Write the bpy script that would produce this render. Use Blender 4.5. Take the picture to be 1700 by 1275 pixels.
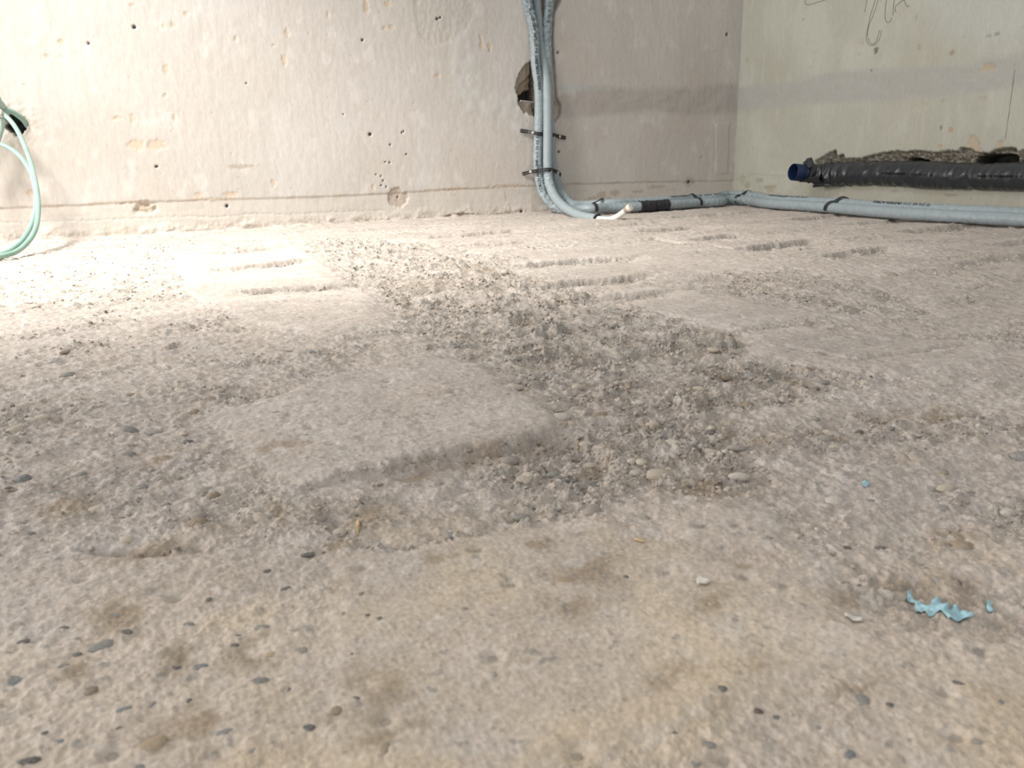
import bpy, bmesh, math, random
import numpy as np
from mathutils import Vector, Matrix

for o in list(bpy.data.objects):
    bpy.data.objects.remove(o)
SC = bpy.context.scene
COL = SC.collection
rng = np.random.default_rng(7)
random.seed(7)

# ------------------------------------------------------------------ camera
F, CX, CY = 1300.0, 850.0, 637.5
YAW, PITCH, ROLL = math.radians(25.388), math.radians(16.053), math.radians(-1.294)
H, D, XR = 0.1719, 2.3335, 2.0310          # eye height, back wall (y), right wall (x), metres
_f = np.array([math.sin(YAW) * math.cos(PITCH), math.cos(YAW) * math.cos(PITCH), -math.sin(PITCH)])
_r0 = np.array([math.cos(YAW), -math.sin(YAW), 0.0])
_u0 = np.cross(_r0, _f)
_r = _r0 * math.cos(ROLL) + _u0 * math.sin(ROLL)
_u = -_r0 * math.sin(ROLL) + _u0 * math.cos(ROLL)
RM = np.array([_r, _u, _f])
cam = bpy.data.cameras.new('camera')
cam.sensor_width = 36.0
cam.sensor_fit = 'HORIZONTAL'
cam.lens = F / 1700.0 * 36.0
cam.clip_start = 0.01
cam.dof.use_dof = True
cam.dof.focus_distance = 0.95
cam.dof.aperture_fstop = 24.0
cam_o = bpy.data.objects.new('camera', cam)
COL.objects.link(cam_o)
cam_o.matrix_world = Matrix(((_r[0], _u[0], -_f[0], 0), (_r[1], _u[1], -_f[1], 0), (_r[2], _u[2], -_f[2], H), (0, 0, 0, 1)))
SC.camera = cam_o

# ------------------------------------------------------------------ light
SC.view_settings.view_transform = 'Standard'
SC.view_settings.look = 'None'
SC.view_settings.gamma = 1.0
SC.view_settings.use_curve_mapping = False
SC.view_settings.exposure = 0.0
world = bpy.data.worlds.new('world')
SC.world = world
world.use_nodes = True
bg = world.node_tree.nodes['Background']
bg.inputs['Color'].default_value = (1.0, 0.99, 0.98, 1)
bg.inputs['Strength'].default_value = 0.78

def area_light(name, loc, target, size, size_y, power, color):
    l = bpy.data.lights.new(name, 'AREA')
    l.shape = 'RECTANGLE'
    l.size, l.size_y, l.energy, l.color = size, size_y, power, color
    o = bpy.data.objects.new(name, l)
    COL.objects.link(o)
    o.location = loc
    o.rotation_euler = (Vector(target) - Vector(loc)).to_track_quat('-Z', 'Y').to_euler()
    return o

# daylight from an unseen window at left, and an added spot for the bright pool
area_light('window_daylight', (-2.2, 1.80, 0.75), (0.8, 1.70, 0.2), 0.8, 1.2, 60.0, (1.0, 0.93, 0.86))
sp = bpy.data.lights.new('pool_spot', 'SPOT')
sp.energy, sp.color, sp.spot_size, sp.spot_blend, sp.shadow_soft_size = 375.0, (1.0, 0.95, 0.88), 1.16, 0.95, 0.22
spo = bpy.data.objects.new('pool_spot', sp)
COL.objects.link(spo)
spo.location = (-0.80, 1.51, 1.83)
spo.rotation_euler = (Vector((0.17, 1.84, 0.05)) - spo.location).to_track_quat('-Z', 'Y').to_euler()

# ------------------------------------------------------------------ measuring helpers
def rays(px, py):
    px = np.asarray(px, float); py = np.asarray(py, float)
    c = np.stack([(px - CX) / F, -(py - CY) / F, np.ones_like(px)], -1)
    return c @ RM
def fl(px, py, z=0.0):
    d = rays(px, py); k = (H - z) / -d[..., 2]
    return np.stack([d[..., 0] * k, d[..., 1] * k], -1)
def bk(px, py, off=0.0):
    d = rays(px, py); k = (D - off) / d[..., 1]
    return np.stack([d[..., 0] * k, d[..., 2] * k + H], -1)
def rt(px, py, off=0.0):
    d = rays(px, py); k = (XR - off) / d[..., 0]
    return np.stack([d[..., 1] * k, d[..., 2] * k + H], -1)
def B3(px, py, off=0.0):
    q = bk(px, py, off); return np.array([q[0], D - off, q[1]])
def R3(px, py, off=0.0):
    q = rt(px, py, off); return np.array([XR - off, q[0], q[1]])
def depth_of(p):
    return float((np.asarray(p) - np.array([0, 0, H])) @ RM[2])
def P(*pts):
    a = np.array(pts, float); return a[:, 0], a[:, 1]

# ------------------------------------------------------------------ noise
def _hash(ix, iy, seed):
    h = ix.astype(np.uint32) * np.uint32(374761393) + iy.astype(np.uint32) * np.uint32(668265263) + np.uint32((seed * 1442695041) & 0xFFFFFFFF)
    h = (h ^ (h >> np.uint32(13))) * np.uint32(1274126177)
    h = (h ^ (h >> np.uint32(16))) * np.uint32(2246822519)
    return ((h ^ (h >> np.uint32(15))) & np.uint32(0xFFFFFF)).astype(np.float32) * np.float32(1.0 / 0xFFFFFF)
def vn(x, y, seed=0):
    ix = np.floor(x); iy = np.floor(y); fx = (x - ix).astype(np.float32); fy = (y - iy).astype(np.float32)
    ix = ix.astype(np.int64); iy = iy.astype(np.int64)
    def g(a, b):
        t = _hash(ix + a, iy + b, seed) * 6.2831853
        return np.cos(t) * (fx - a) + np.sin(t) * (fy - b)
    u = fx * fx * fx * (fx * (fx * 6 - 15) + 10); v = fy * fy * fy * (fy * (fy * 6 - 15) + 10)
    a = g(0, 0) * (1 - u) + g(1, 0) * u
    b = g(0, 1) * (1 - u) + g(1, 1) * u
    return (a * (1 - v) + b * v) * 1.5
def fbm(x, y, oc=4, seed=0, gain=0.5):
    s = 0; a = 1.0; t = 0
    for i in range(oc):
        s = s + a * vn(x, y, seed + i * 17); t += a
        x = x * 2.03 + 11.3; y = y * 2.03 - 7.1; a *= gain
    return s / t * 1.3
def worley(x, y, seed=0):
    ix = np.floor(x).astype(np.int64); iy = np.floor(y).astype(np.int64)
    f1 = np.full(x.shape, 9.0); idr = np.zeros(x.shape)
    for a in (-1, 0, 1):
        for b in (-1, 0, 1):
            cx = ix + a; cy = iy + b
            d = np.hypot(cx + 0.15 + 0.7 * _hash(cx, cy, seed) - x, cy + 0.15 + 0.7 * _hash(cx, cy, seed + 5) - y)
            m = d < f1
            f1 = np.where(m, d, f1)
            idr = np.where(m, _hash(cx, cy, seed + 9), idr)
    return f1, idr
def sst(a, b, x):
    t = np.clip((x - a) / (b - a), 0, 1); return t * t * (3 - 2 * t)
def seg_dist(x, y, poly, closed=False):
    d = np.full(x.shape, 1e9); n = len(poly)
    for i in range(n if closed else n - 1):
        ax, ay = poly[i]; bx, by = poly[(i + 1) % n]
        dx, dy = bx - ax, by - ay; L = dx * dx + dy * dy + 1e-18
        t = np.clip(((x - ax) * dx + (y - ay) * dy) / L, 0, 1)
        d = np.minimum(d, np.hypot(ax + t * dx - x, ay + t * dy - y))
    return d
def in_poly(x, y, poly):
    ins = np.zeros(x.shape, bool); n = len(poly)
    for i in range(n):
        ax, ay = poly[i]; bx, by = poly[(i + 1) % n]
        if ay == by: continue
        c = ((ay > y) != (by > y)) & (x < (bx - ax) * (y - ay) / (by - ay) + ax)
        ins ^= c
    return ins
def pmask(x, y, poly, soft):
    """soft 1..0 mask of a polygon, soft = half width of the edge"""
    m = np.zeros(x.shape)
    lo = poly.min(0) - 3 * soft; hi = poly.max(0) + 3 * soft
    k = (x > lo[0]) & (x < hi[0]) & (y > lo[1]) & (y < hi[1])
    if not k.any(): return m
    xs, ys = x[k], y[k]
    d = seg_dist(xs, ys, poly, True)
    d = np.where(in_poly(xs, ys, poly), -d, d)
    m[k] = 1 - sst(-soft, soft, d)
    return m
def lmask(x, y, line, w):
    m = np.zeros(x.shape)
    lo = line.min(0) - 3 * w; hi = line.max(0) + 3 * w
    k = (x > lo[0]) & (x < hi[0]) & (y > lo[1]) & (y < hi[1])
    if not k.any(): return m
    m[k] = np.exp(-(seg_dist(x[k], y[k], line) / w) ** 2)
    return m
def mix(c, col, m):
    return c * (1 - m[..., None]) + np.array(col) * m[..., None]

# ------------------------------------------------------------------ mesh helpers
def link(name, me, mat=None, parent=None):
    o = bpy.data.objects.new(name, me)
    COL.objects.link(o)
    if mat is not None and me is not None and not me.materials:
        me.materials.append(mat)
    if parent is not None:
        o.parent = parent
    return o
def mesh_np(name, V, Q, smooth=True, colors=None, rough=None):
    me = bpy.data.meshes.new(name)
    V = np.asarray(V, np.float32); Q = np.asarray(Q, np.int32)
    n = Q.shape[1]
    me.vertices.add(len(V)); me.vertices.foreach_set('co', V.ravel())
    me.loops.add(Q.size); me.loops.foreach_set('vertex_index', Q.ravel())
    me.polygons.add(len(Q))
    me.polygons.foreach_set('loop_start', np.arange(0, Q.size, n, dtype=np.int32))
    me.polygons.foreach_set('use_smooth', np.full(len(Q), smooth, bool))
    me.update(calc_edges=True)
    if colors is not None:
        a = me.color_attributes.new('tone', 'FLOAT_COLOR', 'POINT')
        c = np.ones((len(V), 4), np.float32); c[:, :3] = colors
        a.data.foreach_set('color', c.ravel())
    if rough is not None:
        a = me.attributes.new('rough', 'FLOAT', 'POINT')
        a.data.foreach_set('value', np.asarray(rough, np.float32).ravel())
    return me
def grid_quads(nr, nc):
    i = np.arange(nr * nc).reshape(nr, nc)
    return np.stack([i[:-1, :-1].ravel(), i[:-1, 1:].ravel(), i[1:, 1:].ravel(), i[1:, :-1].ravel()], -1)
def thing(name, label, cat, loc=(0, 0, 0), group=None):
    o = bpy.data.objects.new(name, None)
    COL.objects.link(o)
    o.location = loc; o.empty_display_size = 0.02
    o['label'] = label; o['category'] = cat
    if group: o['group'] = group
    return o
def tag(o, label, cat, group=None):
    o['label'] = label; o['category'] = cat
    if group: o['group'] = group
    return o
def shift_to(root, me):
    """vertices are made in world space; bring them into the root's local space"""
    me.transform(Matrix.Translation(-Vector(root.location)))

# ------------------------------------------------------------------ materials
def mat_base(name):
    m = bpy.data.materials.new(name); m.use_nodes = True
    nt = m.node_tree
    return m, nt, nt.nodes['Principled BSDF']
def mat_tone(name, grain, bump, rough=0.92, var=0.16, dist=0.0006, streak=None):
    """colour from the surface's own tone attribute, varied by grain, with fine relief"""
    m, nt, b = mat_base(name)
    at = nt.nodes.new('ShaderNodeAttribute'); at.attribute_name = 'tone'
    tc = nt.nodes.new('ShaderNodeTexCoord')
    n1 = nt.nodes.new('ShaderNodeTexNoise'); n1.inputs['Scale'].default_value = grain; n1.inputs['Detail'].default_value = 3; n1.inputs['Roughness'].default_value = 0.65
    mp = nt.nodes.new('ShaderNodeMapping')
    if streak: mp.inputs['Scale'].default_value = streak
    nt.links.new(tc.outputs['Object'], mp.inputs['Vector'])
    nt.links.new(mp.outputs['Vector'], n1.inputs['Vector'])
    r = nt.nodes.new('ShaderNodeMapRange')
    r.inputs['From Min'].default_value = 0.25; r.inputs['From Max'].default_value = 0.75
    r.inputs['To Min'].default_value = 1 - var; r.inputs['To Max'].default_value = 1 + var
    nt.links.new(n1.outputs['Fac'], r.inputs['Value'])
    mu = nt.nodes.new('ShaderNodeVectorMath'); mu.operation = 'SCALE'
    nt.links.new(at.outputs['Color'], mu.inputs[0]); nt.links.new(r.outputs['Result'], mu.inputs['Scale'])
    nt.links.new(mu.outputs['Vector'], b.inputs['Base Color'])
    bp = nt.nodes.new('ShaderNodeBump'); bp.inputs['Strength'].default_value = bump; bp.inputs['Distance'].default_value = dist
    nt.links.new(n1.outputs['Fac'], bp.inputs['Height']); nt.links.new(bp.outputs['Normal'], b.inputs['Normal'])
    b.inputs['Roughness'].default_value = rough
    b.inputs['Specular IOR Level'].default_value = 0.2
    return m
def mat_plain(name, col, rough=0.6, spec=0.4, metal=0.0, var=0.08, grain=90, bump=0.0, alpha=1.0, trans=0.0):
    m, nt, b = mat_base(name)
    tc = nt.nodes.new('ShaderNodeTexCoord')
    n1 = nt.nodes.new('ShaderNodeTexNoise'); n1.inputs['Scale'].default_value = grain; n1.inputs['Detail'].default_value = 4
    nt.links.new(tc.outputs['Object'], n1.inputs['Vector'])
    r = nt.nodes.new('ShaderNodeValToRGB')
    r.color_ramp.elements[0].position = 0.3; r.color_ramp.elements[1].position = 0.7
    c = np.array(col)
    r.color_ramp.elements[0].color = (*np.clip(c * (1 - var), 0, 1), 1); r.color_ramp.elements[1].color = (*np.clip(c * (1 + var), 0, 1), 1)
    nt.links.new(n1.outputs['Fac'], r.inputs['Fac']); nt.links.new(r.outputs['Color'], b.inputs['Base Color'])
    b.inputs['Roughness'].default_value = rough; b.inputs['Metallic'].default_value = metal
    b.inputs['Specular IOR Level'].default_value = spec
    b.inputs['Transmission Weight'].default_value = trans
    if bump:
        bp = nt.nodes.new('ShaderNodeBump'); bp.inputs['Strength'].default_value = bump; bp.inputs['Distance'].default_value = 0.0006
        nt.links.new(n1.outputs['Fac'], bp.inputs['Height']); nt.links.new(bp.outputs['Normal'], b.inputs['Normal'])
    return m
def mat_stone():
    m, nt, b = mat_base('stone')
    oi = nt.nodes.new('ShaderNodeObjectInfo')
    tc = nt.nodes.new('ShaderNodeTexCoord')
    n1 = nt.nodes.new('ShaderNodeTexNoise'); n1.inputs['Scale'].default_value = 2.6; n1.inputs['Detail'].default_value = 5; n1.inputs['Roughness'].default_value = 0.7
    nt.links.new(tc.outputs['Object'], n1.inputs['Vector'])
    # dust of the floor's own colour lying on the stone in blotches
    rp = nt.nodes.new('ShaderNodeMapRange'); rp.inputs['From Min'].default_value = 0.42; rp.inputs['From Max'].default_value = 0.68
    rp.inputs['To Max'].default_value = 0.75
    nt.links.new(n1.outputs['Fac'], rp.inputs['Value'])
    mx = nt.nodes.new('ShaderNodeMix'); mx.data_type = 'RGBA'
    nt.links.new(rp.outputs['Result'], mx.inputs['Factor']); nt.links.new(oi.outputs['Color'], mx.inputs[6])
    mx.inputs[7].default_value = (0.46, 0.405, 0.345, 1)
    nt.links.new(mx.outputs[2], b.inputs['Base Color'])
    b.inputs['Roughness'].default_value = 0.85; b.inputs['Specular IOR Level'].default_value = 0.25
    bp = nt.nodes.new('ShaderNodeBump'); bp.inputs['Strength'].default_value = 0.35; bp.inputs['Distance'].default_value = 0.15
    nt.links.new(n1.outputs['Fac'], bp.inputs['Height']); nt.links.new(bp.outputs['Normal'], b.inputs['Normal'])
    return m
def mat_floor():
    m = mat_tone('rough_concrete', 420, 0.0, 0.95, 0.20)
    nt = m.node_tree; b = nt.nodes['Principled BSDF']
    tc = next(n for n in nt.nodes if n.type == 'TEX_COORD')
    at = nt.nodes.new('ShaderNodeAttribute'); at.attribute_name = 'rough'
    hs = None
    for sc_, det, amp, typ in ((75, 3, .0046, 'n'), (230, 3, .0030, 'n'), (900, 1, .0007, 'n')):
        if typ == 'n':
            n = nt.nodes.new('ShaderNodeTexNoise'); n.inputs['Detail'].default_value = det; n.inputs['Roughness'].default_value = .62; out = n.outputs['Fac']
        else:
            n = nt.nodes.new('ShaderNodeTexVoronoi'); n.feature = 'SMOOTH_F1'; n.inputs['Smoothness'].default_value = .3; out = n.outputs['Distance']; amp = -amp
        n.inputs['Scale'].default_value = sc_
        nt.links.new(tc.outputs['Object'], n.inputs['Vector'])
        k = nt.nodes.new('ShaderNodeMath'); k.operation = 'MULTIPLY'; nt.links.new(out, k.inputs[0]); k.inputs[1].default_value = amp
        if hs is None: hs = k.outputs[0]
        else:
            ad = nt.nodes.new('ShaderNodeMath'); nt.links.new(hs, ad.inputs[0]); nt.links.new(k.outputs[0], ad.inputs[1]); hs = ad.outputs[0]
    bp = nt.nodes.new('ShaderNodeBump'); bp.inputs['Distance'].default_value = 1.0
    nt.links.new(at.outputs['Fac'], bp.inputs['Strength']); nt.links.new(hs, bp.inputs['Height'])
    for l in list(b.inputs['Normal'].links): nt.links.remove(l)
    nt.links.new(bp.outputs['Normal'], b.inputs['Normal'])
    return m
M_FLOOR = mat_floor()
M_WALL = mat_tone('plaster', 130, 0.35, 0.9, 0.07, 0.0009, streak=(1.6, 1.6, 0.55))
M_STONE = mat_stone()
M_SLEEVE = mat_plain('grey_foam_sleeve', (0.280, 0.335, 0.362), 0.45, 0.45, var=0.06, grain=60, bump=0.15)
M_FOAM_IN = mat_plain('dark_foam', (0.035, 0.035, 0.04), 0.9, 0.2)
M_WHITE = mat_plain('white_plastic_pipe', (0.66, 0.68, 0.63), 0.35, 0.5, var=0.03)
M_CAP = mat_plain('ivory_cap', (0.66, 0.60, 0.52), 0.4, 0.45, var=0.04)
M_CAPRING = mat_plain('brown_ring', (0.30, 0.26, 0.22), 0.5, 0.4)
M_STRAP = mat_plain('black_perforated_strap', (0.022, 0.022, 0.026), 0.5, 0.4)
M_SCREW = mat_plain('galvanised_screw', (0.75, 0.72, 0.65), 0.35, 0.5, metal=0.35)
M_TAPE = mat_plain('black_tape', (0.02, 0.02, 0.026), 0.5, 0.4, bump=0.3)
M_INK = mat_plain('black_print', (0.02, 0.02, 0.022), 0.7, 0.2)
M_INK2 = mat_plain('dark_print', (0.006, 0.006, 0.007), 0.8, 0.1)
M_BLACKSLEEVE = mat_plain('black_film_sleeve', (0.026, 0.030, 0.035), 0.34, 0.55, var=0.25, grain=25, bump=0.25)
M_BLUE = mat_plain('blue_plastic', (0.006, 0.020, 0.068), 0.45, 0.4, var=0.1)
M_BLUESHADE = mat_plain('blue_plastic_shaded', (0.004, 0.010, 0.032), 0.55, 0.3)  # darker copy of the blue, with the bore's shade in its colour
M_HOSE = mat_plain('pale_green_hose', (0.27, 0.43, 0.37), 0.3, 0.5, var=0.08, grain=30, trans=0.15)
M_HOSE2 = mat_plain('grey_green_tube', (0.36, 0.47, 0.43), 0.4, 0.4)
M_PENCIL = mat_plain('pencil', (0.13, 0.13, 0.12), 0.8, 0.2)
M_SCRAP = mat_plain('blue_film', (0.36, 0.57, 0.64), 0.6, 0.3, var=0.22, grain=400, bump=0.3)
M_WOOD = mat_plain('straw_wood', (0.60, 0.45, 0.26), 0.7, 0.3, var=0.2, grain=300)
M_CHIP = mat_plain('white_plaster_chip', (0.70, 0.67, 0.62), 0.9, 0.2, var=0.1, grain=300)
M_ROD = mat_plain('grey_steel', (0.32, 0.31, 0.30), 0.45, 0.5, metal=0.3)

# ------------------------------------------------------------------ floor relief
def FP(*pts):
    return fl(*P(*pts))
ROUGH = [  # outline on the floor, amount of bare gravel, sink (m)
    (FP((495, 402), (560, 393), (700, 402), (830, 425), (900, 462), (1000, 492), (1100, 525), (1230, 556), (1260, 590), (1400, 640), (1330, 670), (1235, 690), (1255, 760), (1340, 790), (1290, 830), (1110, 812), (980, 852), (875, 866), (830, 842), (880, 790), (905, 740), (932, 702), (852, 640), (780, 600), (700, 556), (640, 520), (600, 480), (540, 440)), 1.0, .0035),
    (FP((60, 402), (440, 402), (495, 425), (470, 440), (350, 452), (300, 482), (220, 504), (100, 520), (-60, 520), (-60, 430)), .75, .002),
    (FP((-60, 585), (300, 570), (520, 590), (640, 565), (700, 590), (560, 620), (350, 680), (480, 740), (505, 792), (440, 850), (470, 900), (350, 920), (150, 935), (-80, 900)), .5, .001),
    (FP((1150, 455), (1330, 445), (1480, 480), (1580, 525), (1400, 522), (1280, 500), (1150, 478)), .85, .003),
    (FP((1190, 600), (1380, 598), (1420, 640), (1280, 662), (1170, 640)), .9, .003),
    (FP((1300, 690), (1520, 665), (1760, 700), (1760, 745), (1450, 732), (1330, 790)), .7, .003),
    (FP((1370, 960), (1440, 935), (1520, 948), (1640, 960), (1760, 990), (1760, 1060), (1560, 1052), (1440, 1022)), .75, .0032),
    (FP((1340, 905), (1480, 862), (1620, 880), (1640, 920), (1500, 940)), .55, .0018),
    (FP((1480, 470), (1760, 450), (1760, 520), (1560, 520)), .35, .001),
]
SLAB = [  # smooth plates: outline, rise (m)
    (FP((560, 625), (700, 590), (790, 606), (852, 640), (922, 690), (926, 714), (740, 756), (600, 786), (508, 792), (420, 760), (350, 690)), .0022),
    (FP((1225, 556), (1330, 545), (1500, 560), (1660, 570), (1640, 602), (1500, 622), (1330, 606), (1250, 582)), .0018),
    (FP((1105, 866), (1200, 838), (1300, 850), (1290, 905), (1150, 895)), .0012),
    (FP((300, 415), (495, 411), (545, 440), (600, 482), (660, 528), (540, 562), (420, 532), (300, 482)), .0016),
    (FP((1000, 470), (1140, 480), (1270, 505), (1380, 522), (1230, 548), (1100, 520)), .0012),
    (FP((560, 935), (760, 890), (980, 856), (1100, 900), (1300, 960), (1480, 1080), (1300, 1120), (900, 1290), (560, 1290)), .0008),
    (FP((870, 425), (1060, 405), (1180, 425), (1320, 440), (1150, 455), (960, 460)), .0012),
]
TROUGH = FP((512, 800), (640, 776), (760, 750), (926, 717), (1010, 760), (965, 832), (880, 862), (760, 882), (742, 889), (650, 913), (590, 907), (545, 862))
GROOVE = [  # chiselled joints: line, width, depth
    (FP((1015, 372), (1100, 366)), .012, .007), (FP((1050, 384), (1165, 374)), .014, .008), (FP((1142, 396), (1230, 387)), .013, .008),
    (FP((1222, 412), (1345, 397)), .014, .009), (FP((1362, 424), (1472, 411)), .014, .009), (FP((1085, 394), (1130, 403)), .014, .009),
    (FP((1120, 400), (1225, 413)), .008, .005), (FP((1310, 364), (1390, 356)), .012, .007), (FP((1395, 371), (1490, 363)), .012, .006),
    (FP((1490, 384), (1605, 373)), .014, .009), (FP((1100, 361), (1250, 350)), .01, .005), (FP((700, 393), (860, 381)), .012, .007), (FP((770, 406), (880, 398)), .012, .006),
    (FP((320, 419), (470, 408)), .014, .006), (FP((360, 446), (520, 430)), .014, .006), (FP((380, 486), (612, 470)), .012, .005),
    (FP((860, 439), (1060, 425)), .014, .006), (FP((880, 471), (1080, 455)), .014, .006), (FP((980, 491), (1110, 481)), .012, .006),
    (FP((1290, 575), (1420, 598)), .008, .004), (FP((1420, 600), (1560, 580), (1620, 572)), .009, .003), (FP((1560, 440), (1700, 420)), .012, .004),
    (FP((1640, 404), (1720, 396)), .012, .007), 
    (FP((560, 862), (578, 886)), .002, .002), (FP((600, 700), (680, 698), (700, 690)), .003, .0012), (FP((1290, 850), (1400, 930), (1480, 970)), .003, .0015),
    (FP((150, 905), (210, 912), (330, 905)), .008, .004), (FP((100, 690), (170, 712)), .008, .003), (FP((1000, 705), (1040, 703)), .006, .005), (FP((1120, 705), (1200, 690)), .008, .006),
]
DIRT_SHADE = [  # brown clay smears, some also toning shade onto the trough face: centre px, half width, half height px
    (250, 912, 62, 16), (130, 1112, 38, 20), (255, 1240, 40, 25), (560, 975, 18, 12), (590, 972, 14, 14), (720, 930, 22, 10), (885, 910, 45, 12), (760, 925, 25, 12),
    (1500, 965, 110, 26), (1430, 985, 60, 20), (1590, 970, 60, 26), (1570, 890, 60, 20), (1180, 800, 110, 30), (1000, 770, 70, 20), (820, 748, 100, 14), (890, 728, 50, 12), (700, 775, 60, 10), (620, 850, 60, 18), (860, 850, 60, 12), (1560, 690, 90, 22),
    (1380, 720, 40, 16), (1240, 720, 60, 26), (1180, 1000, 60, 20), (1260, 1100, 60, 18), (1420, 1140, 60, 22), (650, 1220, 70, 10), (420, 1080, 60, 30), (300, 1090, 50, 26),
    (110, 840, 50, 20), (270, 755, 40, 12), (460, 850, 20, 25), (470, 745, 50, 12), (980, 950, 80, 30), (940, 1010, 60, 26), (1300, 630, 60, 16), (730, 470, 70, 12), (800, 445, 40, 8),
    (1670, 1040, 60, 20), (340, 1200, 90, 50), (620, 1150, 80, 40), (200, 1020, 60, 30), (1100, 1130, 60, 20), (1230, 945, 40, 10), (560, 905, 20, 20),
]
_d = np.array(DIRT_SHADE, float)
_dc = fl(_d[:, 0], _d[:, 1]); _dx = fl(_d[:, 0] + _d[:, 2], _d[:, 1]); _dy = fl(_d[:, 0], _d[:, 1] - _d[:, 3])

def floor_eval(x, y):
    r = np.hypot(x, y)
    wob = .004 + .013 * np.minimum(r, 1.8)
    n1 = vn(x * 24, y * 24, 3); n2 = vn(x * 80, y * 80, 4); n3 = vn(x * 240, y * 240, 9)
    n4 = vn(x * 24 + 9, y * 24, 5); n5 = vn(x * 80, y * 80 + 9, 6); n6 = vn(x * 240 + 3, y * 240, 10)
    rx_ = x + wob * (n1 + n2 * .5 + n3 * .3); ry_ = y + wob * (n4 + n5 * .5 + n6 * .3)       # ragged edges of the gravel
    wx = x + wob * (n1 * .30 + n2 * .16 + n3 * .10); wy = y + wob * (n4 * .30 + n5 * .16 + n6 * .10)   # straighter edges of the plates
    near = 1 - sst(.25, .45, r)
    patchy = fbm(x * 9, y * 16, 4, 21)
    g = .27 + .30 * sst(-.1, .45, patchy) + .14 * sst(0, .6, vn(x * 30, y * 40, 8))
    g = g * (1 - .6 * near)
    h = .0030 * fbm(x * 1.6, y * 7.5, 3, 31) * sst(.15, .7, r) + .0013 * (1 - .4 * near) * fbm(x * 22, y * 34, 4, 33)
    bare = .72 + .55 * fbm(x * 17, y * 22, 4, 23)
    for poly, amt, sink in ROUGH:
        m = pmask(rx_, ry_, poly, .006 + .016 * min(1, np.hypot(*poly.mean(0))))
        g = np.maximum(g, m * amt * np.clip(bare, .25, 1.1))
        h = h - m * sink * np.clip(bare, .3, 1)
    keep = np.ones(x.shape)
    for poly, rise in SLAB:
        dist = np.hypot(*poly.mean(0))
        m = pmask(wx, wy, poly, .003 + .005 * dist)
        h = h + m * rise * (sst(.0, .10, x) if dist < .6 and y.size and poly[0][1] > .4 and poly[0][0] < .3 else 1.0)
        keep = keep * (1 - .72 * m)
    m = pmask(.6 * wx + .4 * rx_, .6 * wy + .4 * ry_, TROUGH, .0065)
    lip = 4 * m * (1 - m)
    # the trough is deepest under the plate's edge and runs out towards the camera
    edge_d = np.clip((.425 - y) / .10, 0, 1)
    h = h - m * (.0074 - .0036 * edge_d) * (.35 + .65 * sst(.07, .15, x)) * (1 + .35 * n2)
    g = g * keep
    g = np.maximum(g, .62 * lip)
    h = h + lip * (.0018 * n2 + .0016 * n3)
    g = np.maximum(g, m * (.34 + .55 * sst(.13, .19, x)) * np.clip(bare, .4, 1.1))
    for line, w, dep in GROOVE:
        dy_ = abs(line[-1, 1] - line[0, 1]); dx_ = abs(line[-1, 0] - line[0, 0])
        if dx_ > dy_ and line[:, 1].mean() > .8:      # ruts across the room: sharp far lip, running out towards the camera
            o_ = np.argsort(line[:, 0]); xs_, ys_ = line[o_, 0], line[o_, 1]
            k = (x > xs_[0] - .05) & (x < xs_[-1] + .05) & (np.abs(y - ys_.mean()) < .30)
            if not k.any(): continue
            v = np.interp(x[k], xs_, ys_) + .010 * vn(x[k] * 9, y[k] * 3, 91) + .003 * n1[k] + .002 * n3[k] - y[k]
            ends = sst(xs_[0] - .03, xs_[0] + .05, wx[k]) * (1 - sst(xs_[-1] - .05, xs_[-1] + .03, wx[k]))
            m = sst(-.004, .006, v) * np.exp(-np.maximum(v, 0) / (w * 3.0)) * ends
            h[k] = h[k] - m * dep * 1.5 * np.clip(1.3 + .9 * n1[k] + .25 * n2[k], .3, 2.0) + .22 * dep * ends * np.exp(-(np.minimum(v, 0) / .03) ** 2) * (v < 0)
            g[k] = np.maximum(g[k], .85 * sst(.1, .7, m))
        else:
            m = lmask(wx, wy, line, w * .55)
            h = h - m * dep * (.75 + .6 * n2)
            g = np.maximum(g, .6 * m)
    db = D - y
    wl = np.exp(-(db / .045) ** 2) * (.35 + 1.0 * sst(-.1, .5, vn(x * 7, y * 2, 41))) * (1 - .8 * sst(.9, 1.2, x))
    h = h + wl * (.004 + .008 * fbm(x * 28, y * 28, 4, 43))
    g = np.maximum(g, wl * .5)
    # broken concrete: lumps, hollows and half-buried aggregate of several sizes
    lx = x + .004 * n2 + .0016 * n3; ly = y + .004 * n5 + .0016 * n6
    f1, id1 = worley(lx * 74, ly * 74, 51)
    f2, id2 = worley(lx * 190, ly * 190, 52)
    f3, id3 = worley(x * 430, y * 430, 54)
    dome1 = np.sqrt(np.clip(1 - (f1 / .62) ** 2, 0, 1)) * np.clip(id1 * 1.7 - .7, 0, 1)
    dome2 = np.sqrt(np.clip(1 - (f2 / .62) ** 2, 0, 1)) * np.clip(id2 * 1.4 - .4, 0, 1)
    dome3 = np.sqrt(np.clip(1 - (f3 / .6) ** 2, 0, 1)) * id3
    lump = fbm(x * 48, y * 56, 5, 61, .62)
    crag = np.abs(fbm(x * 95 + 3, y * 105, 4, 64, .6))
    gg = g * g * .5 + g * .5
    h = h + gg * (dome1 * .0070 * sst(.3, .8, g) + (dome2 - .25) * .0032 + .0072 * lump - .0066 * crag)
    h = h + (dome3 - .4) * .0006 * (.5 + g) + (.35 + .65 * keep) * (1 - .55 * near) * (.0012 * fbm(x * 130, y * 150, 4, 63, .6) + .0008 * fbm(x * 30, y * 130, 3, 66) * (1 - near))
    f4, id4 = worley(x * 46, y * 46, 55)
    pit = (id4 < .16) * (1 - sst(.08, .26, f4)) * (1 - g)
    h = h - pit * .0014
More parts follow.
